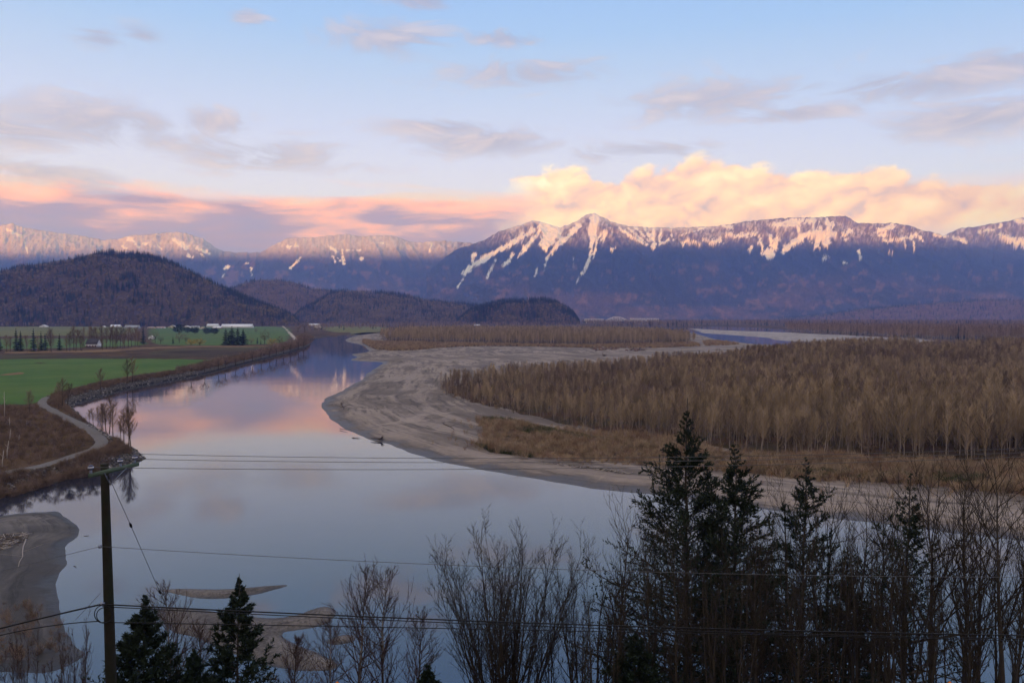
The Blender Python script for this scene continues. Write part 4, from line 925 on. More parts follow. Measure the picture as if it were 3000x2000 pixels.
def near_conifer(seed, h, R, nb=120, sparse=0.0, z0=0.10, rise=0.55):
    """an open fir: rising branches that carry tufted side twigs"""
    r = np.random.default_rng(seed); gt, gc, gb_ = Geo(), Geo(), Geo()
    tr = grow(r, np.zeros((1, 3)), np.array([[0.0, 0.0, 1.0]]), np.array([h]), 14, 0, 0.004); k = np.linspace(0, 1, 14)
    tubes(gt, tr, (0.30 * h / 28 * (1 - 0.95 * k) + 0.012)[None], 8)
    f = (np.arange(nb) + r.random(nb)) / nb; f = f ** 1.12; z = h * (z0 + (0.99 - z0) * f)
    a = np.arange(nb) * 2.39996 + r.normal(size=nb) * 0.5
    lump = 0.62 + 0.75 * fbm(z * 0.55 + seed, a / 6.283 * 3 + seed, 3, 0.6)
    L = (R * (1 - f) ** 0.95 * lump + 0.06) * (0.75 + 0.4 * r.random(nb)); L *= np.where(r.random(nb) < 0.10, 1.22, 1.0)
    el = rise * (0.35 + 0.85 * f) + 0.12 * r.normal(size=nb) - 0.10 * (1 - f)
    P = np.column_stack([np.interp(z, tr[0, :, 2], tr[0, :, j]) for j in range(2)] + [z]); D = np.column_stack((np.cos(a) * np.cos(el), np.sin(a) * np.cos(el), np.sin(el)))
    br = grow(r, P, D, L, 7, 0.10, 0.03); rb = 0.012 + 0.011 * L
    tubes(gb_, br, rb[:, None] * np.linspace(1, 0.25, 7), 4)
    ns = 18; p, d, l, t = spawn(r, br, L, ns, 0.22, 1.0, 0.80, 0.30, 0.45, 0.2)
    d = unit(d * (1, 1, 0.75) + (0, 0, 0.12)); l = np.maximum(l, 0.10)
    keep = r.random(len(p)) > sparse * (0.5 + 0.8 * (fbm(p[:, 0] * 0.8 + seed, p[:, 2] * 0.8, 2) > 0.5)); p, d, l = p[keep], d[keep], l[keep]
    tw = grow(r, p, d, l, 4, 0.15, 0.05); tubes(gb_, tw, np.full((len(p), 1), 0.008) * np.linspace(1, 0.4, 4), 3)
    n4 = 11; p4, d4, _, _ = spawn(r, tw, l, n4, 0.05, 1.08, 0.85, 0.5, 0.0, 0.25)
    save = globals()['rng']; globals()['rng'] = r
    tip = np.clip((h - p4[:, 2]) / (0.16 * h), 0.35, 1.0); blades(gc, p4, d4 + (0, 0, 0.15), (0.20 + 0.16 * r.random(len(p4))) * tip, (0.085 + 0.06 * r.random(len(p4))) * tip); globals()['rng'] = save
    return gt.build('trunk', True), gb_.build('branches'), gc.build('needles')

m_bark = material('near_bark', (0.070, 0.058, 0.046), var=0.4, scale=3.0, bump=0.6, bscale=14)
m_birch = material('birch_bark', (0.34, 0.31, 0.28), var=0.55, scale=2.6, hue=(0.08, 0.07, 0.06))
m_twig = material('near_twigs', (0.050, 0.040, 0.032), spec=0.1, var=0.3, scale=2.0)
m_btwig = material('birch_twigs', (0.085, 0.055, 0.050), spec=0.1)
m_needle = material('near_needles', (0.020, 0.034, 0.022), spec=0.15, rough=0.8, var=0.5, scale=0.9, hue=(0.028, 0.040, 0.026))
m_fbark = material('fir_bark', (0.075, 0.062, 0.050), var=0.5, scale=2.5, bump=0.6, bscale=12)
def stand(u, v_top, depth):
    """base point on the slope and height for a tree whose top shows at a pixel"""
    p = at_depth(u, v_top, depth); z = float(hillside_z(p[0], depth)) - 0.3
    return (float(p[0]), depth, z), float(p[2] - z)
def near_fir(u, v, depth, R, label, seed, sparse=0.0, nb=120, rise=0.55):
    loc, h = stand(u, v, depth); r = thing('fir_tree', label, 'tree', loc, 'fir trees on the near slope')
    a, b, c = near_conifer(seed, h, R, nb, sparse, rise=rise)
    obj('trunk', a, m_fbark, r); br = obj('branches', b, m_fbark, r); obj('needles', c, m_needle, br)
near_fir(2015, 1196, 62, 9.5, 'tallest dark fir, its tip highest against the brown wood', 101, 0.05, 190)
near_fir(2148, 1302, 60, 8.2, 'dark green fir just right of the tallest one', 102, 0.05, 170)
near_fir(2353, 1335, 64, 8.2, 'open fir third from the left in the right hand row', 103, 0.30, 120)
near_fir(2655, 1385, 58, 7.5, 'thin half bare fir rightmost in the row', 104, 0.62, 95, 0.7)
near_fir(1862, 1850, 50, 3.6, 'small fir low at the foot of the tallest one', 105, 0.05, 70)
near_fir(2480, 1640, 66, 5.5, 'low fir half hidden in bare branches between two open firs', 106, 0.2, 95)
near_fir(415, 1742, 46, 3.2, 'small bushy fir right beside the wooden utility pole', 107, 0.22, 110, 0.75)
near_fir(690, 1690, 48, 3.0, 'small slender fir in front of the forked gravel bar', 108, 0.28, 105, 0.65)
near_fir(1252, 1948, 45, 1.6, 'fir tip just showing at the bottom left of the big bare clump', 109, 0.1, 60)
near_fir(566, 1902, 45, 1.9, 'low fir between the two small firs on the left', 110, 0.1, 70)

def near_bare(u, v, depth, style, label, seed, group=None, bt=None, tw=None, wide=1.0):
    loc, h = stand(u, v, depth); r = thing('bare_tree', label, 'tree', loc, group)
    a, b = bare_tree(seed, h, style); obj('trunk', a, bt or m_bark, r); obj('crown', b, tw or m_twig, r); r.scale = (wide, wide, 1.0)
near_bare(1475, 1560, 55, 'clump', 'big leafless clump of many stems fanning out over the water', 201, wide=1.25)
near_bare(1038, 1640, 60, 'birch', 'taller left one of the two leafless birches', 202, 'leafless birches', m_birch, m_btwig)
near_bare(1122, 1652, 58, 'birch', 'right one of the two leafless birches, with pale trunk', 203, 'leafless birches', m_birch, m_btwig)
near_bare(1222, 1785, 56, 'birch', 'short leafless tree between the birches and the big clump', 204, None, m_bark, m_btwig)
near_bare(960, 1815, 54, 'birch', 'small leafless birch left of the two tall ones', 205, None, m_birch, m_btwig)
near_bare(1728, 1600, 60, 'thicket', 'thin stemmed leafless bush between the big clump and the firs', 206)
near_bare(1812, 1532, 58, 'alder', 'slim leafless tree with long upright shoots left of the tallest fir', 207)
near_bare(1660, 1760, 56, 'thicket', 'low leafless stems at the right foot of the big clump', 208)
near_bare(2745, 1375, 50, 'fork', 'wide leafless tree just right of the half bare fir', 209, None, m_fbark)
near_bare(2842, 1372, 54, 'fork', 'pale forked leafless tree near the right edge', 210, None, m_fbark)
near_bare(2965, 1365, 46, 'fork', 'tall dark leafless tree at the right edge', 211)
near_bare(495, 1700, 52, 'birch', 'thin leafless tree rising between pole fir and slender fir', 212, None, m_birch, m_btwig)
near_bare(590, 1830, 50, 'birch', 'small leafless tree just left of the slender fir', 213, None, m_bark, m_btwig)
near_bare(845, 1868, 48, 'birch', 'small leafless shrubby tree right of the slender fir', 214, None, m_bark, m_btwig)
near_bare(52, 1835, 52, 'thicket', 'leafless sapling in the bottom left corner', 215, None, m_bark, m_btwig, 0.7)
near_bare(185, 1890, 50, 'thicket', 'low leafless bush left of the pole', 216, None, m_bark, m_btwig, 0.8)
near_bare(215, 1815, 60, 'thicket', 'small leafless bush at the tip of the dark silt bank', 217, None, m_bark, m_btwig, 0.6)
k = 0
for (u, v, d) in ((1905,1560,52),(1950,1500,66),(1985,1610,50),(2060,1585,54),(2095,1490,68),(2190,1520,70),(2225,1600,52),(2270,1500,56),(2300,1450,68),(2395,1530,52),(2420,1440,68),(2450,1560,56),(2510,1480,60),
                  (2555,1520,52),(2590,1440,66),(2620,1580,50),(2700,1480,62),(2790,1540,48),(2880,1460,62),(2915,1500,50),(3040,1420,56),(2135,1650,48),(2340,1640,48),(2670,1650,47),(2860,1620,46),(1765,1700,50),(2985,1560,44)):
    near_bare(u, v, d, ('alder', 'thicket', 'alder', 'thicket')[k % 4], 'leafless tree in the tangled thicket among the firs', 300 + k, 'leafless thicket among the firs', None, None, 0.9); k += 1

# ---------------------------------------------------------------- utility pole and lines
m_pole = material('weathered_pole', (0.026, 0.022, 0.016), var=0.5, scale=4.0, hue=(0.020, 0.024, 0.016), bump=0.5, bscale=25)
m_arm = material('treated_crossarm', (0.085, 0.120, 0.085), var=0.35, scale=5.0)
m_glass = material('porcelain_dark', (0.030, 0.038, 0.085), rough=0.2, spec=0.6)
m_white = material('porcelain_white', (0.62, 0.62, 0.68), rough=0.3, spec=0.5)
m_steel = material('galvanised_steel', (0.22, 0.25, 0.33), rough=0.45, spec=0.5)
m_cable = material('black_cable', (0.012, 0.012, 0.013), rough=0.6)
m_wire = material('bare_wire', (0.085, 0.085, 0.09), rough=0.5, spec=0.4)
PD = 30.0
ptop = at_depth(306, 1358, PD); pbase_z = float(hillside_z(ptop[0], PD)) - 0.5
pole = thing('utility_pole', 'dark wooden utility pole with slanting crossarm at the left', 'utility pole', (float(ptop[0]), PD, pbase_z))
g = Geo(); ph = ptop[2] - pbase_z; kk = np.linspace(0, 1, 12)
g.tube(np.column_stack((0.05 * (1 - kk) * 3, 0 * kk, kk * ph)), 0.235 - 0.085 * kk, 16); obj('shaft', g.build('shaft', True), m_pole, pole)
def local(p): return np.asarray(p) - np.array((ptop[0], PD, pbase_z))
aL, aR = local(at_depth(250, 1393, 28.75)), local(at_depth(393, 1357, 31.05)); aL[2] = aR[2] = (aL[2] + aR[2]) / 2
ad = unit(aR - aL); ang = math.atan2(ad[1], ad[0]); mid = (aL + aR) / 2; Ln = np.linalg.norm(aR - aL)
off = np.array((math.sin(ang), -math.cos(ang), 0)) * 0.20
g = Geo(); g.box(mid + off, (Ln, 0.115, 0.15), ang); arm = obj('crossarm', g.build('crossarm'), m_arm, pole)
for f in (0.03, 0.62, 0.93):
    c = aL + (aR - aL) * f + off; z = c[2] + 0.075
    g = Geo(); g.tube([(c[0], c[1], z - 0.02), (c[0], c[1], z + 0.14)], [0.055, 0.045], 8); pin = obj('insulator_pin', g.build('insulator_pin'), m_steel, pole)
    g = Geo(); s = np.array([(0.14, 0.05), (0.15, 0.10), (0.20, 0.105), (0.215, 0.06)]); g.tube([(c[0], c[1], z + a) for a, b in s], s[:, 1], 14); obj('insulator_skirt', g.build('insulator_skirt', True), m_glass, pin)
    g = Geo(); s = np.array([(0.216, 0.105), (0.245, 0.108), (0.262, 0.098)]); g.tube([(c[0], c[1], z + a) for a, b in s], s[:, 1], 14); obj('insulator_band', g.build('insulator_band', True), m_white, pin)
    g = Geo(); s = np.array([(0.262, 0.096), (0.30, 0.085), (0.325, 0.045), (0.335, 0.03)]); g.tube([(c[0], c[1], z + a) for a, b in s], s[:, 1], 14); obj('insulator_cap', g.build('insulator_cap', True), m_glass, pin)
low = np.array((off[0] * 0.95, off[1] * 0.95, mid[2] - 0.62))
for f in (0.27, 0.72):
    a = aL + (aR - aL) * f + off * 1.35; a[2] -= 0.03; g = Geo(); g.tube([a, low + off * 0.4], 0.018, 5); obj('brace', g.build('brace'), m_steel, pole)
g = Geo(); cc = local(at_depth(303, 1798, PD - 0.32)); th = np.linspace(0, 2 * math.pi, 26)
for k_, (rr, dx) in enumerate(((0.36, 0.0), (0.31, 0.05))):
    g.tube(np.column_stack((cc[0] + dx + rr * np.cos(th), np.full(26, cc[1] - 0.03 * k_), cc[2] - 0.04 * k_ + rr * np.sin(th))), 0.018, 5, cap=False)
obj('cable_coil', g.build('cable_coil'), m_cable, pole)
g = Geo(); b_ = local(at_depth(293, 1600, PD - 0.25)); g.box(b_, (0.10, 0.08, 0.12)); obj('bracket', g.build('bracket'), m_steel, pole)
g = Geo(); b_ = local(at_depth(300, 1768, PD - 0.26)); g.box(b_, (0.16, 0.10, 0.10)); obj('bracket', g.build('bracket'), m_steel, pole)
def wire(name, pts, rad, mat_, label, cat, group=None, n=70, kind_='quad', parts=()):
    """a line strung through pixels at given distances"""
    p = np.array(pts, float); t = np.linspace(0, 1, n); us = p[0, 0] + (p[-1, 0] - p[0, 0]) * t
    def fit(col):
        deg = min(2, len(p) - 1); return np.polyval(np.polyfit(p[:, 0], p[:, col], deg), us)
    v, d = fit(1), np.interp(us, p[:, 0] if p[-1, 0] > p[0, 0] else p[::-1, 0], p[:, 2] if p[-1, 0] > p[0, 0] else p[::-1, 2])
    P = np.stack([at_depth(a, b, c) for a, b, c in zip(us, v, d)])
    g = Geo(); g.tube(P, rad, 6); o = obj(name, g.build(name, True), mat_); o['label'] = label; o['category'] = cat
    if group: o['group'] = group
    return o
G_TOP = 'three top power lines'
wire('power_line', [(388, 1329, 30.9), (1505, 1342, 31.5), (3000, 1313, 33), (4200, 1240, 34)][:3] + [], 0.011, m_wire, 'uppermost of the three power lines strung from the crossarm', 'wire', G_TOP)
wire('power_line', [(345, 1343, 30.1), (1500, 1354, 30.8), (3000, 1325, 32.2)], 0.011, m_wire, 'middle one of the three power lines strung from the crossarm', 'wire', G_TOP)
wire('power_line', [(257, 1368, 28.9), (1500, 1373, 29.6), (3000, 1337, 31)], 0.011, m_wire, 'lowest of the three power lines strung from the crossarm', 'wire', G_TOP)
wire('cable', [(298, 1600, 29.8), (1000, 1640, 30), (3000, 1690, 31)], 0.010, m_wire, 'single thin cable crossing the open water from mid pole', 'cable')
wire('cable', [(-120, 1702, 29), (293, 1600, 29.8)], 0.010, m_wire, 'single thin cable left of the pole at mid height', 'cable')
wire('cable', [(300, 1769, 29.7), (1000, 1802, 30), (2000, 1838, 30.5), (3000, 1860, 31)], 0.026, m_cable, 'upper thick black cable of the lowest lines', 'cable')
wire('cable', [(300, 1775, 29.75), (1000, 1811, 30.05), (2000, 1846, 30.55), (3000, 1871, 31)], 0.018, m_cable, 'thin black cable close under the thick one', 'cable')
wire('cable', [(300, 1821, 29.7), (1000, 1836, 30), (2000, 1852, 30.5), (3000, 1877, 31)], 0.017, m_cable, 'lowest black cable crossing in front of the trees', 'cable')
wire('cable', [(-120, 1871, 28.8), (0, 1840, 29), (293, 1770, 29.7)], 0.032, m_cable, 'thick black cable running left from the pole', 'cable')
wire('cable', [(-120, 1893, 28.8), (0, 1861, 29), (187, 1826, 29.4), (293, 1819, 29.7)], 0.020, m_cable, 'lower black cable running left from the pole', 'cable')
wire('cable', [(221, 1815, 29.5), (293, 1738, 29.8)], 0.009, m_wire, 'short thin stay slanting beside the coil of cable', 'cable')
gy = thing('guy_wire', 'guy wire slanting down right from the top of the pole', 'guy wire', tuple(float(x) for x in at_depth(318, 1394, 29.8)))
g0 = at_depth(318, 1394, 29.8); g1 = at_depth(383, 1538, 33.0); g2 = at_depth(468, 1733, 37.5); g3 = at_depth(520, 1852, 40.0); g3z = np.array((g3[0], g3[1], hillside_z(g3[0], g3[1])))
g = Geo(); g.tube(np.array([g0, g1, g2, g3, g3z]) - g0, 0.012, 6); obj('strand', g.build('strand'), m_cable, gy)
for q in (g1, g2):
    d = unit(g2 - g0); g = Geo(); g.tube(np.array([q - d * 0.22, q - d * 0.12, q, q + d * 0.12, q + d * 0.22]) - g0, [0.018, 0.05, 0.058, 0.05, 0.018], 8); obj('strain_insulator', g.build('strain_insulator', True), m_cable, gy)

# ---------------------------------------------------------------- farms, bridge, far buildings
def paint(name, c, **k): return material(name, c, rough=0.7, **k)
m_wallw, m_wallc, m_wallr = paint('white_siding', (0.62, 0.62, 0.62)), paint('cream_siding', (0.60, 0.52, 0.36)), paint('red_barn_wood', (0.20, 0.060, 0.045))
m_roofw, m_roofg, m_rooft, m_roofd = paint('white_metal_roof', (0.78, 0.80, 0.86)), paint('grey_metal_roof', (0.33, 0.35, 0.38)), paint('teal_metal_roof', (0.07, 0.20, 0.19)), paint('dark_shingles', (0.055, 0.050, 0.055))
m_pane = material('dark_window', (0.03, 0.035, 0.045), rough=0.15, spec=0.6); m_wood = paint('brown_timber', (0.22, 0.11, 0.07)); m_blue = paint('blue_tarp', (0.04, 0.15, 0.26))
def house(name, label, px0, px1, v_base, hgt, wall, roof, depth=14.0, ridge_along=True, roof_h=None, windows=0, cat='barn', z=2.8, rz=0.0, group=None):
    """gabled building standing where its base shows between two pixels"""
    x0, y0 = ground_at(px0, v_base, z); x1, _ = ground_at(px1, v_base, z); w = x1 - x0; rh = roof_h if roof_h else hgt * 0.45
    t = thing(name, label, cat, (float((x0 + x1) / 2), float(y0 + depth / 2), z), group); t.rotation_euler = (0, 0, rz)
    a, b = w / 2, depth / 2
    g = Geo(); g.box((0, 0, hgt / 2), (w, depth, hgt))
    e = 0.4
    if ridge_along:
        g.add([(-a, -b, hgt), (-a, b, hgt), (-a, 0, hgt + rh), (a, -b, hgt), (a, b, hgt), (a, 0, hgt + rh)], t=[(0, 2, 1), (3, 4, 5)])
        rf = [((-a - e, -b - e, hgt - 0.15), (a + e, -b - e, hgt - 0.15), (a + e, 0, hgt + rh + 0.1), (-a - e, 0, hgt + rh + 0.1)), ((a + e, b + e, hgt - 0.15), (-a - e, b + e, hgt - 0.15), (-a - e, 0, hgt + rh + 0.1), (a + e, 0, hgt + rh + 0.1))]
    else:
        g.add([(-a, -b, hgt), (a, -b, hgt), (0, -b, hgt + rh), (-a, b, hgt), (a, b, hgt), (0, b, hgt + rh)], t=[(0, 1, 2), (3, 5, 4)])
        rf = [((-a - e, b + e, hgt - 0.15), (-a - e, -b - e, hgt - 0.15), (0, -b - e, hgt + rh + 0.1), (0, b + e, hgt + rh + 0.1)), ((a + e, -b - e, hgt - 0.15), (a + e, b + e, hgt - 0.15), (0, b + e, hgt + rh + 0.1), (0, -b - e, hgt + rh + 0.1))]
    obj('wall', g.build('wall'), wall, t)
    g = Geo()
    for q in rf:
        q = np.array(q); g.add(np.concatenate((q, q + (0, 0, 0.25))), q=[(3, 2, 1, 0), (4, 5, 6, 7), (0, 1, 5, 4), (1, 2, 6, 5), (2, 3, 7, 6), (3, 0, 4, 7)])
    obj('roof', g.build('roof'), roof, t)
    for k in range(windows):
        g = Geo(); x = -a + w * (k + 0.5) / windows; g.box((x, -b - 0.06, hgt * 0.5), (w / windows * 0.4, 0.14, hgt * 0.4)); obj('window', g.build('window'), m_pane, t)
    if cat == 'barn':
        g = Geo(); g.box((0.1 * w, -b - 0.08, hgt * 0.35), (min(5.0, w * 0.2), 0.16, hgt * 0.7)); obj('door', g.build('door'), m_roofg, t)
    return t
house('barn', 'long low barn with white metal roof, longest of the farm buildings', 647, 737, 961, 5.0, m_wallw, m_roofw, 24, True, 9.0)
house('barn', 'white roofed barn just left of the longest barn', 605, 637, 959, 7.0, m_wallw, m_roofw, 20, True, 6.0)
house('barn', 'cream shed with teal roof in front of the white roofed barn', 583, 605, 964.5, 4.5, m_wallc, m_rooft, 14, False, 5.0)
house('barn', 'red sided shed between teal roofed shed and longest barn', 622, 648, 963, 3.2, m_wallr, m_roofw, 12, True, 5.0)
house('house', 'small white house behind the two dark round trees', 535, 556, 962, 5.0, m_wallw, m_roofw, 12, False, 4.5, 2, 'house')
house('barn', 'low grey shed behind the dark round trees', 558, 582, 961, 4.0, m_wallw, m_roofg, 12, True, 4.0)
house('house', 'white gabled house near the middle of the farm row', 494, 514, 961, 4.5, m_wallc, m_roofw, 12, False, 5.5, 2, 'house')
house('house', 'low house with pinkish roof left in the farm row', 456, 481, 962.5, 3.4, m_wallw, paint('pinkish_roof', (0.42, 0.30, 0.27)), 12, True, 3.6, 3, 'house')
house('house', 'tan bungalow next to the tall dark conifer', 432, 451, 962.5, 3.2, m_wallc, paint('tan_roof', (0.35, 0.27, 0.22)), 12, True, 3.4, 3, 'house')
house('barn', 'grey metal quonset barn left of the tall dark conifer', 364, 405, 962, 4.0, m_roofg, m_roofg, 18, True, 7.0)
house('barn', 'white barn cluster left of the grey metal barn', 322, 350, 960, 5.0, m_wallw, m_roofw, 16, True, 6.0)
house('barn', 'small white shed at the left of the white barn cluster', 297, 307, 960, 4.0, m_wallw, m_roofw, 10, False, 3.0)
house('barn', 'pale domed shed alone at the edge of the yellow pasture', 115, 136, 959, 4.0, m_wallw, m_roofw, 14, False, 5.5)
house('barn', 'small blue roofed shed under the left hill', 26, 44, 954, 5.0, m_blue, m_blue, 10, True, 3.0, z=3.0)
house('house', 'tiny pale cottage right of the tall dark conifer', 434, 448, 995, 3.6, m_wallw, m_wallw, 7, False, 3.4, 1, 'house')
house('barn', 'low blue white roofed barn beyond the farm road', 902, 934, 955, 5.0, m_wallc, m_roofw, 20, True, 5.0)
house('house', 'cream house in front of the barn beyond the farm road', 920, 940, 961, 3.4, m_wallc, paint('sand_roof', (0.50, 0.42, 0.30)), 10, True, 3.4, 2, 'house')
house('barn', 'small white shed on the shore of the far brown island wood', 1389, 1406, 955, 4.0, m_wallw, m_roofw, 10, True, 3.5)
house('warehouse', 'long white low building far right across the woods', 2698, 2735, 975, 9.0, m_wallw, m_roofd, 30, True, 2.0, 9, 'warehouse')
house('warehouse', 'small bright white block in the dark trees far right', 2779, 2786, 969, 13.0, m_wallw, m_roofw, 12, True, 1.5, 1, 'building')
house('house', 'small white building right of the dark trees far right', 2876, 2890, 978, 6.0, m_wallw, m_roofw, 12, True, 3.0, 2, 'house')
house('house', 'pale house at the far right edge of the valley', 2915, 2930, 981, 6.0, m_wallc, m_roofw, 12, True, 3.0, 2, 'house')
# house with a deck among the bare trees
t = house('house', 'dark roofed house with red brown deck among the left trees', 251, 284, 1018, 4.6, m_wallw, m_roofd, 12, True, 6.5, 4, 'house', 3.0)
g = Geo(); g.box((0, -8.4, 1.5), (17, 4.2, 0.25)); deck = obj('deck', g.build('deck'), m_wood, t)
for k in range(6):
    g = Geo(); g.box((-8 + k * 3.2, -10.3, 0.7), (0.25, 0.25, 1.5)); obj('deck_post', g.build('deck_post'), m_wood, deck)
g = Geo(); g.box((0, -10.4, 2.5), (17, 0.12, 0.14)); g.box((0, -10.4, 2.05), (17, 0.08, 0.08)); obj('railing', g.build('railing'), m_wood, deck)

# steel truss bridge
m_bridge = paint('pale_bridge_steel', (0.85, 0.79, 0.72)); BD = 4500.0
bz = at_depth(1700, 940, BD)[2]
def bx(u): return float(at_depth(u, 940, BD)[0])
br = thing('bridge', 'long pale steel truss bridge with an arched span far off', 'bridge', (bx(1712), BD, 0.0)); X0 = bx(1712)
g = Geo(); g.box(((bx(1932) - X0) / 2, 0, bz), (bx(1932) - X0, 11, 1.6)); obj('deck', g.build('deck'), m_bridge, br)
for k in range(10):
    g = Geo(); x = bx(1718 + k * 23.5) - X0; g.box((x, 0, (bz - 1.0) / 2), (3.0, 9, bz - 1.0)); obj('pier', g.build('pier'), m_bridge, br)
def truss(u0, u1, hfun, name):
    n = max(6, int((u1 - u0) / 5)); us = np.linspace(u0, u1, n + 1); g = Geo()
    for y in (-5.2, 5.2):
        top = [(bx(u) - X0, y, bz + 0.8 + hfun((u - u0) / (u1 - u0))) for u in us]; bot = [(bx(u) - X0, y, bz + 1.0) for u in us]
        g.tube(top, 1.1, 4)
        for i in range(n + 1): g.tube([bot[i], top[i]], 0.6, 4)
        for i in range(n): g.tube([bot[i], top[i + 1]] if i % 2 else [top[i], bot[i + 1]], 0.35, 4)
    obj(name, g.build(name), m_bridge, br)
truss(1713, 1768, lambda t: 10.0, 'truss'); truss(1846, 1929, lambda t: 14.0, 'truss'); truss(1774, 1840, lambda t: 3.0 + 21 * math.sin(math.pi * t), 'arch')

# ---------------------------------------------------------------- single trees of the farm plain and left bank
def tree_px(key, var, u, v_top, v_base, name, label, cat='tree', group=None, wide=1.0, hproto=20.0, z=3.0):
    x, y = ground_at(u, v_base, z); zg = 2.6; top = at_depth(u, v_top, float(y))[2]
    plant_tree(key, var, (float(x), float(y), zg), float(top - zg) / hproto, float(rng.random() * 6.28), name, label, cat, group, wide)
CG = 'conifers along the farm track'
for k, (u, vt, vb, lab) in enumerate(((0,980,1030,'dark conifer cut by the left edge at the farm track'),(48,962,1030,'tall dark conifer, left of a close pair by the farm track'),(61,969,1030,'shorter right hand conifer of the close pair by the farm track'),(99,962,1031,'broad dark conifer standing third in the farm track row'),
      (121,971,1030,'pointed conifer right of the broad one in the farm track row'),(133,976,1030,'small conifer tucked behind the pointed one'),(175,977,1028,'dark conifer at the right end of the farm track row'),(420,955,1008,'tall dark conifer beside the tiny pale cottage'),
      (507,985,1008,'small dark cone shaped conifer left of the yellow willows'),(754,987,1008,'slim dark conifer right of the big conifer clump'),(764,994,1009,'low dark conifer beside the slim one'),(865,990,1006,'small dark conifer at the river end of the farm road'))):
    tree_px('conifer', k, u, vt, vb, 'conifer', lab, 'tree', CG if k < 7 else None, 1.25)
for k, (u, vt, vb, lab) in enumerate(((662,962,1012,'left tree of the big conifer clump'),(680,956,1012,'tallest tree of the big conifer clump'),(697,959,1012,'third tree of the big conifer clump'),(713,964,1011,'right tree of the big conifer clump'))):
    tree_px('fat_conifer', k, u, vt, vb, 'conifer', lab, 'tree', 'big conifer clump in the pasture', 1.35, 14.0)
for k, (u, vt, vb, lab) in enumerate(((550,957,976,'left dark round tree in front of the small white house'),(571,957,979,'right dark round tree in front of the small white house'),(606,959,980,'left dark round tree in front of the teal roofed shed'),(628,959,981,'right dark round tree in front of the teal roofed shed'),(524,949,978,'dark tree rising above the farm row'))):
    tree_px('dark_round', k, u, vt, vb, 'conifer', lab, 'tree', None, 1.25, 9.0)
for k, (u, vt, vb, lab) in enumerate(((560,993,1012,'left yellow willow beside the small cone shaped conifer'),(585,990,1012,'right and larger yellow willow of the pair'),(797,991,1012,'single yellow willow near the river bank'))):
    tree_px('willow', k, u, vt, vb, 'willow', lab, 'tree', None, 1.35, 8.0)
for k, (u, vt, vb) in enumerate(((20,985,1032),(30,990,1033),(80,985,1032),(112,988,1032),(147,968,1032),(152,975,1033),(205,975,1030),(217,962,1028),(222,970,1030),(196,985,1030),(246,965,1018),(258,960,1015),(268,963,1016),(276,968,1016),(288,962,1016),(298,958,1020),(312,965,1022),(322,962,1020),(331,958,1022),(343,960,1022),(352,962,1020),(365,966,1020),(376,964,1018),(386,962,1016),(396,965,1014),(403,962,1012),(336,975,1026),(360,980,1024),(300,985,1026),(238,970,1028),(240,985,1030),(408,975,1016))):
    tree_px('bank_tree', k, u, vt, vb, 'bare_tree', 'bare brown tree in the grove around the dark roofed house', 'tree', 'bare trees around the dark roofed house', 1.1, 14.0)
for k, (u, vt, vb, lab) in enumerate(((455,970,1004,'bare brown tree right of the tiny pale cottage'),(525,975,1006,'left bare tree of the pair behind the yellow willows'),(545,978,1006,'right bare tree of the pair behind the yellow willows'),(470,985,1008,'low bare bush left of the small cone shaped conifer'),(750,962,976,'lone round bare tree in the green pasture'),(775,968,1008,'thin bare tree between slim conifer and single willow'),(735,990,1011,'low bare bush right of the big conifer clump'),(820,985,1011,'bare bush right of the single willow'),
      (873,945,975,'left bare tree of the pair at the farm road'),(893,938,974,'right bare tree of the pair at the farm road'))):
    tree_px('round_tree', k, u, vt, vb, 'bare_tree', lab, 'tree', None, 1.0, 11.0)
for k, (u, vt, vb, lab) in enumerate(((378,1202,1305,'tallest bare tree at the point of the left bank'),(363,1207,1293,'bare tree just left of the tallest one at the point'),(384,1215,1309,'outermost bare tree at the point of the left bank'),(321,1172,1268,'tall bare tree in the middle of the left bank row'),(331,1190,1274,'bare tree right of the middle one on the left bank'),(311,1185,1264,'bare tree left of the middle one on the left bank'),
      (299,1190,1257,'fourth bare tree from the far end of the bank row'),(287,1196,1250,'third bare tree from the far end of the bank row'),(274,1198,1243,'second bare tree from the far end of the bank row'),(262,1203,1237,'farthest bare tree of the bank row'),(352,1225,1287,'small bare tree in the gap of the bank row'))):
    tree_px('bank_tree', k, u, vt, vb, 'bare_tree', lab, 'tree', 'bare trees on the left bank point', 1.35, 14.0)
for k, (u, vt, vb, lab) in enumerate(((182,1115,1195,'pale bare tree in front of the bright green field'),(172,1130,1200,'bare tree left of the pale one before the green field'),(196,1128,1192,'bare tree right of the pale one before the green field'),(296,1085,1152,'bare tree on the bank before the green field'),(88,1150,1215,'dark bare tree left of the gravel track'),(388,1050,1118,'bare tree in front of the far edge of the green field'),(372,1058,1122,'bare tree beside the far edge of the green field'))):
    tree_px('bank_tree', k, u, vt, vb, 'bare_tree', lab, 'tree', None, 1.2, 14.0)
for k, (u, vt, vb) in enumerate(((640,1045,1080),(660,1040,1075),(690,1035,1068),(715,1030,1062),(740,1022,1056),(765,1015,1050),(790,1010,1044),(810,1002,1038),(830,1000,1034),(850,995,1030),(875,985,1022),(890,978,1016),(600,1055,1088),(560,1062,1096))):
    tree_px('round_tree', k, u, vt, vb, 'bare_tree', 'bare reddish tree in the fringe along the far left shore', 'tree', 'bare fringe along the far left shore', 1.15, 11.0)
m_snag = paint('bleached_wood', (0.42, 0.37, 0.32))
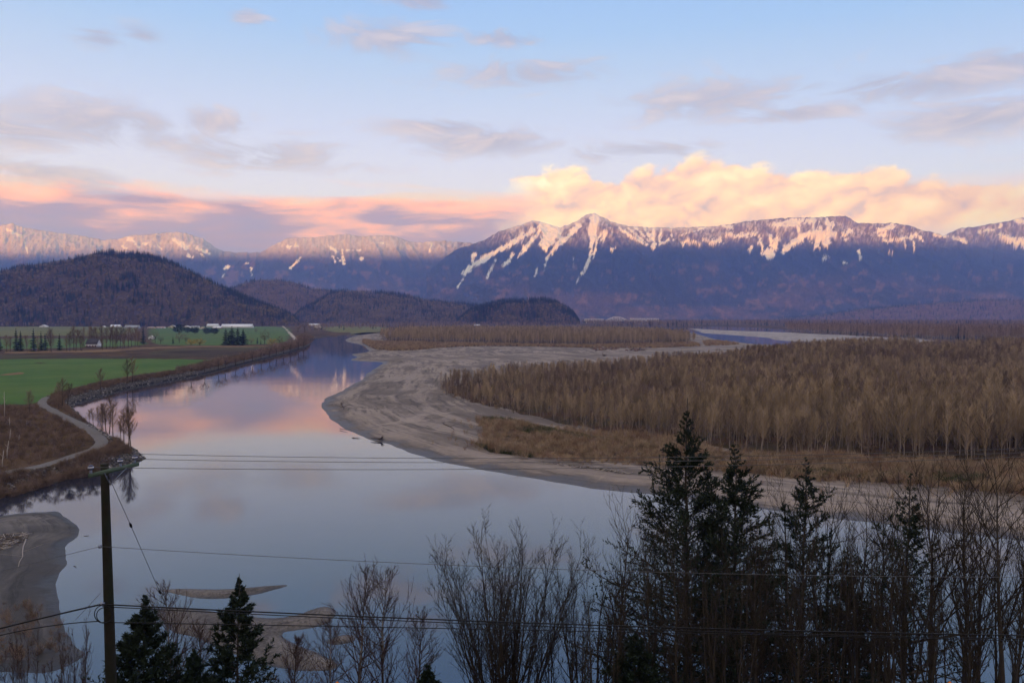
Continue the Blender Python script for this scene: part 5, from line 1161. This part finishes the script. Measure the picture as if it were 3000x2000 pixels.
for k, (u, v0, v1, lab) in enumerate(((13,1147,1222,'tallest pale dead trunk by the left edge'),(27,1222,1252,'short leaning dead trunk left of the track'),(76,1232,1249,'short pale stump near the gravel track'),(54,1273,1291,'small pale stump in the brown brush'),(28,1256,1291,'pale dead trunk in the brown brush'),(6,1318,1372,'thin pale trunk low at the left edge'),(20,1290,1345,'leaning pale trunk at the left edge'))):
    x, y = ground_at(u, v1, 3.0); z1 = at_depth(u, v0, float(y))[2]; t = thing('dead_tree', lab, 'dead tree', (float(x), float(y), 2.4))
    g = Geo(); hh = z1 - 2.4; g.tube([(0, 0, 0), (0.15, 0, hh * 0.5), (0.1 + 0.1 * k % 3, 0, hh)], [0.17, 0.13, 0.05], 6); obj('trunk', g.build('trunk'), m_snag, t)
    g = Geo(); g.tube([(0.15, 0, hh * 0.55), (0.9, 0.2, hh * 0.72)], [0.06, 0.02], 4); g.tube([(0.12, 0, hh * 0.7), (-0.7, 0.1, hh * 0.85)], [0.05, 0.02], 4); obj('branch', g.build('branch'), m_snag, t)

# ---------------------------------------------------------------- driftwood, stones, signs
m_drift = paint('grey_driftwood', (0.30, 0.26, 0.225), var=0.3, scale=3.0); m_ddrift = paint('dark_driftwood', (0.085, 0.060, 0.045), var=0.4, scale=2.0)
def log(name, label, a, b, rad, mat_, z=0.9, roots=0, cat='log', group=None):
    xa, ya = ground_at(a[0], a[1], z); xb, yb = ground_at(b[0], b[1], z); A, B = np.array((xa, ya, z)), np.array((xb, yb, z + 0.1)); t = thing(name, label, cat, tuple(float(q) for q in A), group)
    L = B - A; r = np.random.default_rng(int(a[0])); k = np.linspace(0, 1, 7); n = np.linalg.norm(L)
    P = L * k[:, None] + np.cumsum(r.normal(size=(7, 3)) * (0.02, 0.02, 0.004), 0) * n * 0.6; P[:, 2] += rad * 0.6
    g = Geo(); g.tube(P, rad * (1 - 0.65 * k), 7); obj('trunk', g.build('trunk', True), mat_, t)
    for j in range(roots):
        d = unit(r.normal(size=3) + (-L / n) * 0.8 + (0, 0, 0.5)); g = Geo(); g.tube([P[0], P[0] + d * rad * 3, P[0] + d * rad * 5.5 + (0, 0, -rad)], [rad * 0.5, rad * 0.3, rad * 0.08], 4); obj('root', g.build('root'), mat_, t)
    for j in range(2):
        q = P[3 + j]; d = unit(np.cross(L, (0, 0, 1)) * (1 if j else -1) / n + (0, 0, 0.4) + L / n * 0.4); g = Geo(); g.tube([q, q + d * n * 0.10, q + d * n * 0.2], [rad * 0.3, rad * 0.2, rad * 0.06], 4); obj('branch', g.build('branch'), mat_, t)
    return t
log('driftwood_log', 'long bleached log lying on the dark silt bank', (68, 1578), (25, 1668), 0.16, m_drift, 0.9, 5)
log('driftwood_log', 'dark root wad log stranded on the tip of the sandbar', (1116, 1287), (1088, 1285), 0.34, m_ddrift, 0.5, 8)
log('driftwood_log', 'floating snag off the tip of the sandbar', (1034, 1283), (1056, 1284), 0.14, m_ddrift, 0.0, 4)
log('driftwood_log', 'small dark stick log at the left edge of the sandbar', (996, 1256), (1018, 1261), 0.13, m_ddrift, 0.3, 3)
log('driftwood_log', 'upturned stump on the pale left part of the sandbar', (1000, 1186), (1004, 1199), 0.35, m_ddrift, 1.0, 7)
log('driftwood_log', 'thin twig floating beside the dark silt bank', (246, 1570), (262, 1569), 0.06, m_ddrift, -0.02, 0)
log('driftwood_log', 'tiny stick floating below the dark silt bank', (216, 1658), (223, 1662), 0.06, m_ddrift, -0.02, 0)
log('driftwood_log', 'dark log on the bare sand near the brush', (1300, 1240), (1330, 1258), 0.22, m_ddrift, 1.3, 4)
log('driftwood_log', 'pale log lying where the sandbar narrows', (1545, 1345), (1600, 1352), 0.25, m_drift, 1.2, 3)
log('driftwood_log', 'dark snag alone in the middle of the far sand flat', (1768, 1044), (1776, 1043), 0.9, m_ddrift, 1.2, 6)
def debris(name, label, px, n, seed, lmin, lmax, rad, mats, z):
    """a heap of flood wood: every stick is a part"""
    p = sprinkle(px, n, z, seed); r = np.random.default_rng(seed); c = p.mean(0); t = thing(name, label, 'driftwood', (float(c[0]), float(c[1]), z))
    for i in range(n):
        a = r.random() * 6.28; L = lmin + (lmax - lmin) * r.random(); d = np.array((math.cos(a), math.sin(a), 0.25 * r.normal())) * L / 2; q = np.array((p[i, 0] - c[0], p[i, 1] - c[1], rad + 0.5 * rad * r.random() * 3))
        g = Geo(); g.tube([q - d, q + (0, 0, 0.1 * L * r.normal() * 0.3), q + d], [rad * (0.6 + 0.8 * r.random()), rad * 0.8, rad * 0.3], 5); obj('stick', g.build('stick'), mats[i % len(mats)], t)
debris('driftwood_pile', 'heap of grey and brown flood wood on the dark silt bank', [(-40,1572),(30,1566),(75,1562),(82,1575),(50,1600),(0,1612),(-40,1612)], 150, 1, 0.8, 3.2, 0.07, (m_drift, m_ddrift, m_ddrift, m_snag), 0.9)
debris('driftwood_pile', 'left and larger flood wood heap on the far sand flat', [(1722,1020),(1760,1016),(1800,1018),(1822,1021),(1790,1027),(1745,1027)], 110, 2, 3.0, 9.0, 0.45, (m_drift, m_ddrift, m_wood), 1.2)
debris('driftwood_pile', 'right and smaller flood wood heap on the far sand flat', [(1832,1026),(1870,1022),(1898,1023),(1880,1029),(1840,1031)], 60, 3, 3.0, 8.0, 0.45, (m_drift, m_ddrift, m_wood), 1.2)
debris('driftwood_pile', 'thin line of flood wood along the sandbar below the brush', [(1590,1352),(1700,1366),(1850,1385),(1852,1389),(1700,1371),(1590,1357)], 90, 4, 0.8, 3.0, 0.08, (m_drift, m_ddrift, m_snag), 1.3)
def pebble(seed):
    r = np.random.default_rng(seed); v = unit(np.array([(x, y, z) for x in (-1, 0, 1) for y in (-1, 0, 1) for z in (-1, 0, 1) if (x, y, z) != (0, 0, 0)], float)); v = v * (0.8 + 0.4 * r.random((26, 1))) * (1.0, 0.75, 0.6)
    import bmesh
    bm = bmesh.new(); [bm.verts.new(p) for p in v]; bmesh.ops.convex_hull(bm, input=bm.verts[:]); me = bpy.data.meshes.new('stone'); bm.to_mesh(me); bm.free(); return me
ST = []
for k, c in ((1, (0.16, 0.145, 0.13)), (2, (0.07, 0.065, 0.062)), (3, (0.27, 0.245, 0.22))):
    me = pebble(k); me.materials.append(paint('riprap_stone', c, rnd=0.3)); ST.append(bpy.data.objects.new('stone', me))
qr = bank_band(2600, 0.2, 6.5, 51, lambda u, v: (v > 1095) & (v < 1520) & (u > -250) & (u < 640))
scatter('riprap', 'grey stones lining the left bank above the waterline', at(qr, land_height, 0.05), 0.18 + 0.38 * rng.random(len(qr)) ** 2, ST)
m_sign = paint('orange_sign', (0.85, 0.25, 0.02)); m_signb = paint('black_sign_border', (0.02, 0.02, 0.02))
for u, v, d, lab in ((988, 1994.5, 30.0, 'orange diamond road sign whose tip shows at the bottom beside the birches'), (2783, 1994, 28.0, 'orange diamond road sign whose tip shows at the bottom right')):
    p = at_depth(u, v, d); z = float(hillside_z(p[0], d)) - 0.3; t = thing('road_sign', lab, 'road sign', (float(p[0]), d, z)); hh = float(p[2] - z)
    g = Geo(); g.box((0, 0.06, hh / 2 - 0.2), (0.09, 0.09, hh - 0.4)); obj('post', g.build('post'), m_steel, t)
    for s_, y, m_, nm in ((0.54, 0.0, m_sign, 'panel'), (0.47, -0.014, m_signb, 'border'), (0.43, -0.018, m_sign, 'face')):
        g = Geo(); c = hh - 0.54
        g.add([(0, y, c - s_), (s_, y, c), (0, y, c + s_), (-s_, y, c), (0, y + 0.012, c - s_), (s_, y + 0.012, c), (0, y + 0.012, c + s_), (-s_, y + 0.012, c)], q=[(0, 1, 2, 3), (7, 6, 5, 4), (0, 4, 5, 1), (1, 5, 6, 2), (2, 6, 7, 3), (3, 7, 4, 0)])
        obj(nm, g.build(nm), m_, t)

# ---------------------------------------------------------------- evening haze between the viewer and the mountains
def haze():
    g = Geo(); g.box((0, 4000, 1215), (52000, 30000, 2450)); me = g.build('haze')
    m = bpy.data.materials.new('evening_haze'); m.use_nodes = True; nt_ = m.node_tree; nt_.nodes.clear()
    o = nt_.nodes.new('ShaderNodeOutputMaterial'); v = nt_.nodes.new('ShaderNodeVolumePrincipled')
    v.inputs['Color'].default_value = (0.22, 0.35, 1.0, 1); v.inputs['Density'].default_value = HAZE
    v.inputs['Anisotropy'].default_value = 0.0; v.inputs['Absorption Color'].default_value = (1, 1, 1, 1)
    nt_.links.new(v.outputs[0], o.inputs['Volume'])
    obj('haze', me, m, kind='stuff', label='thin blue evening haze filling the valley')
HAZE = 6.8e-5
haze()
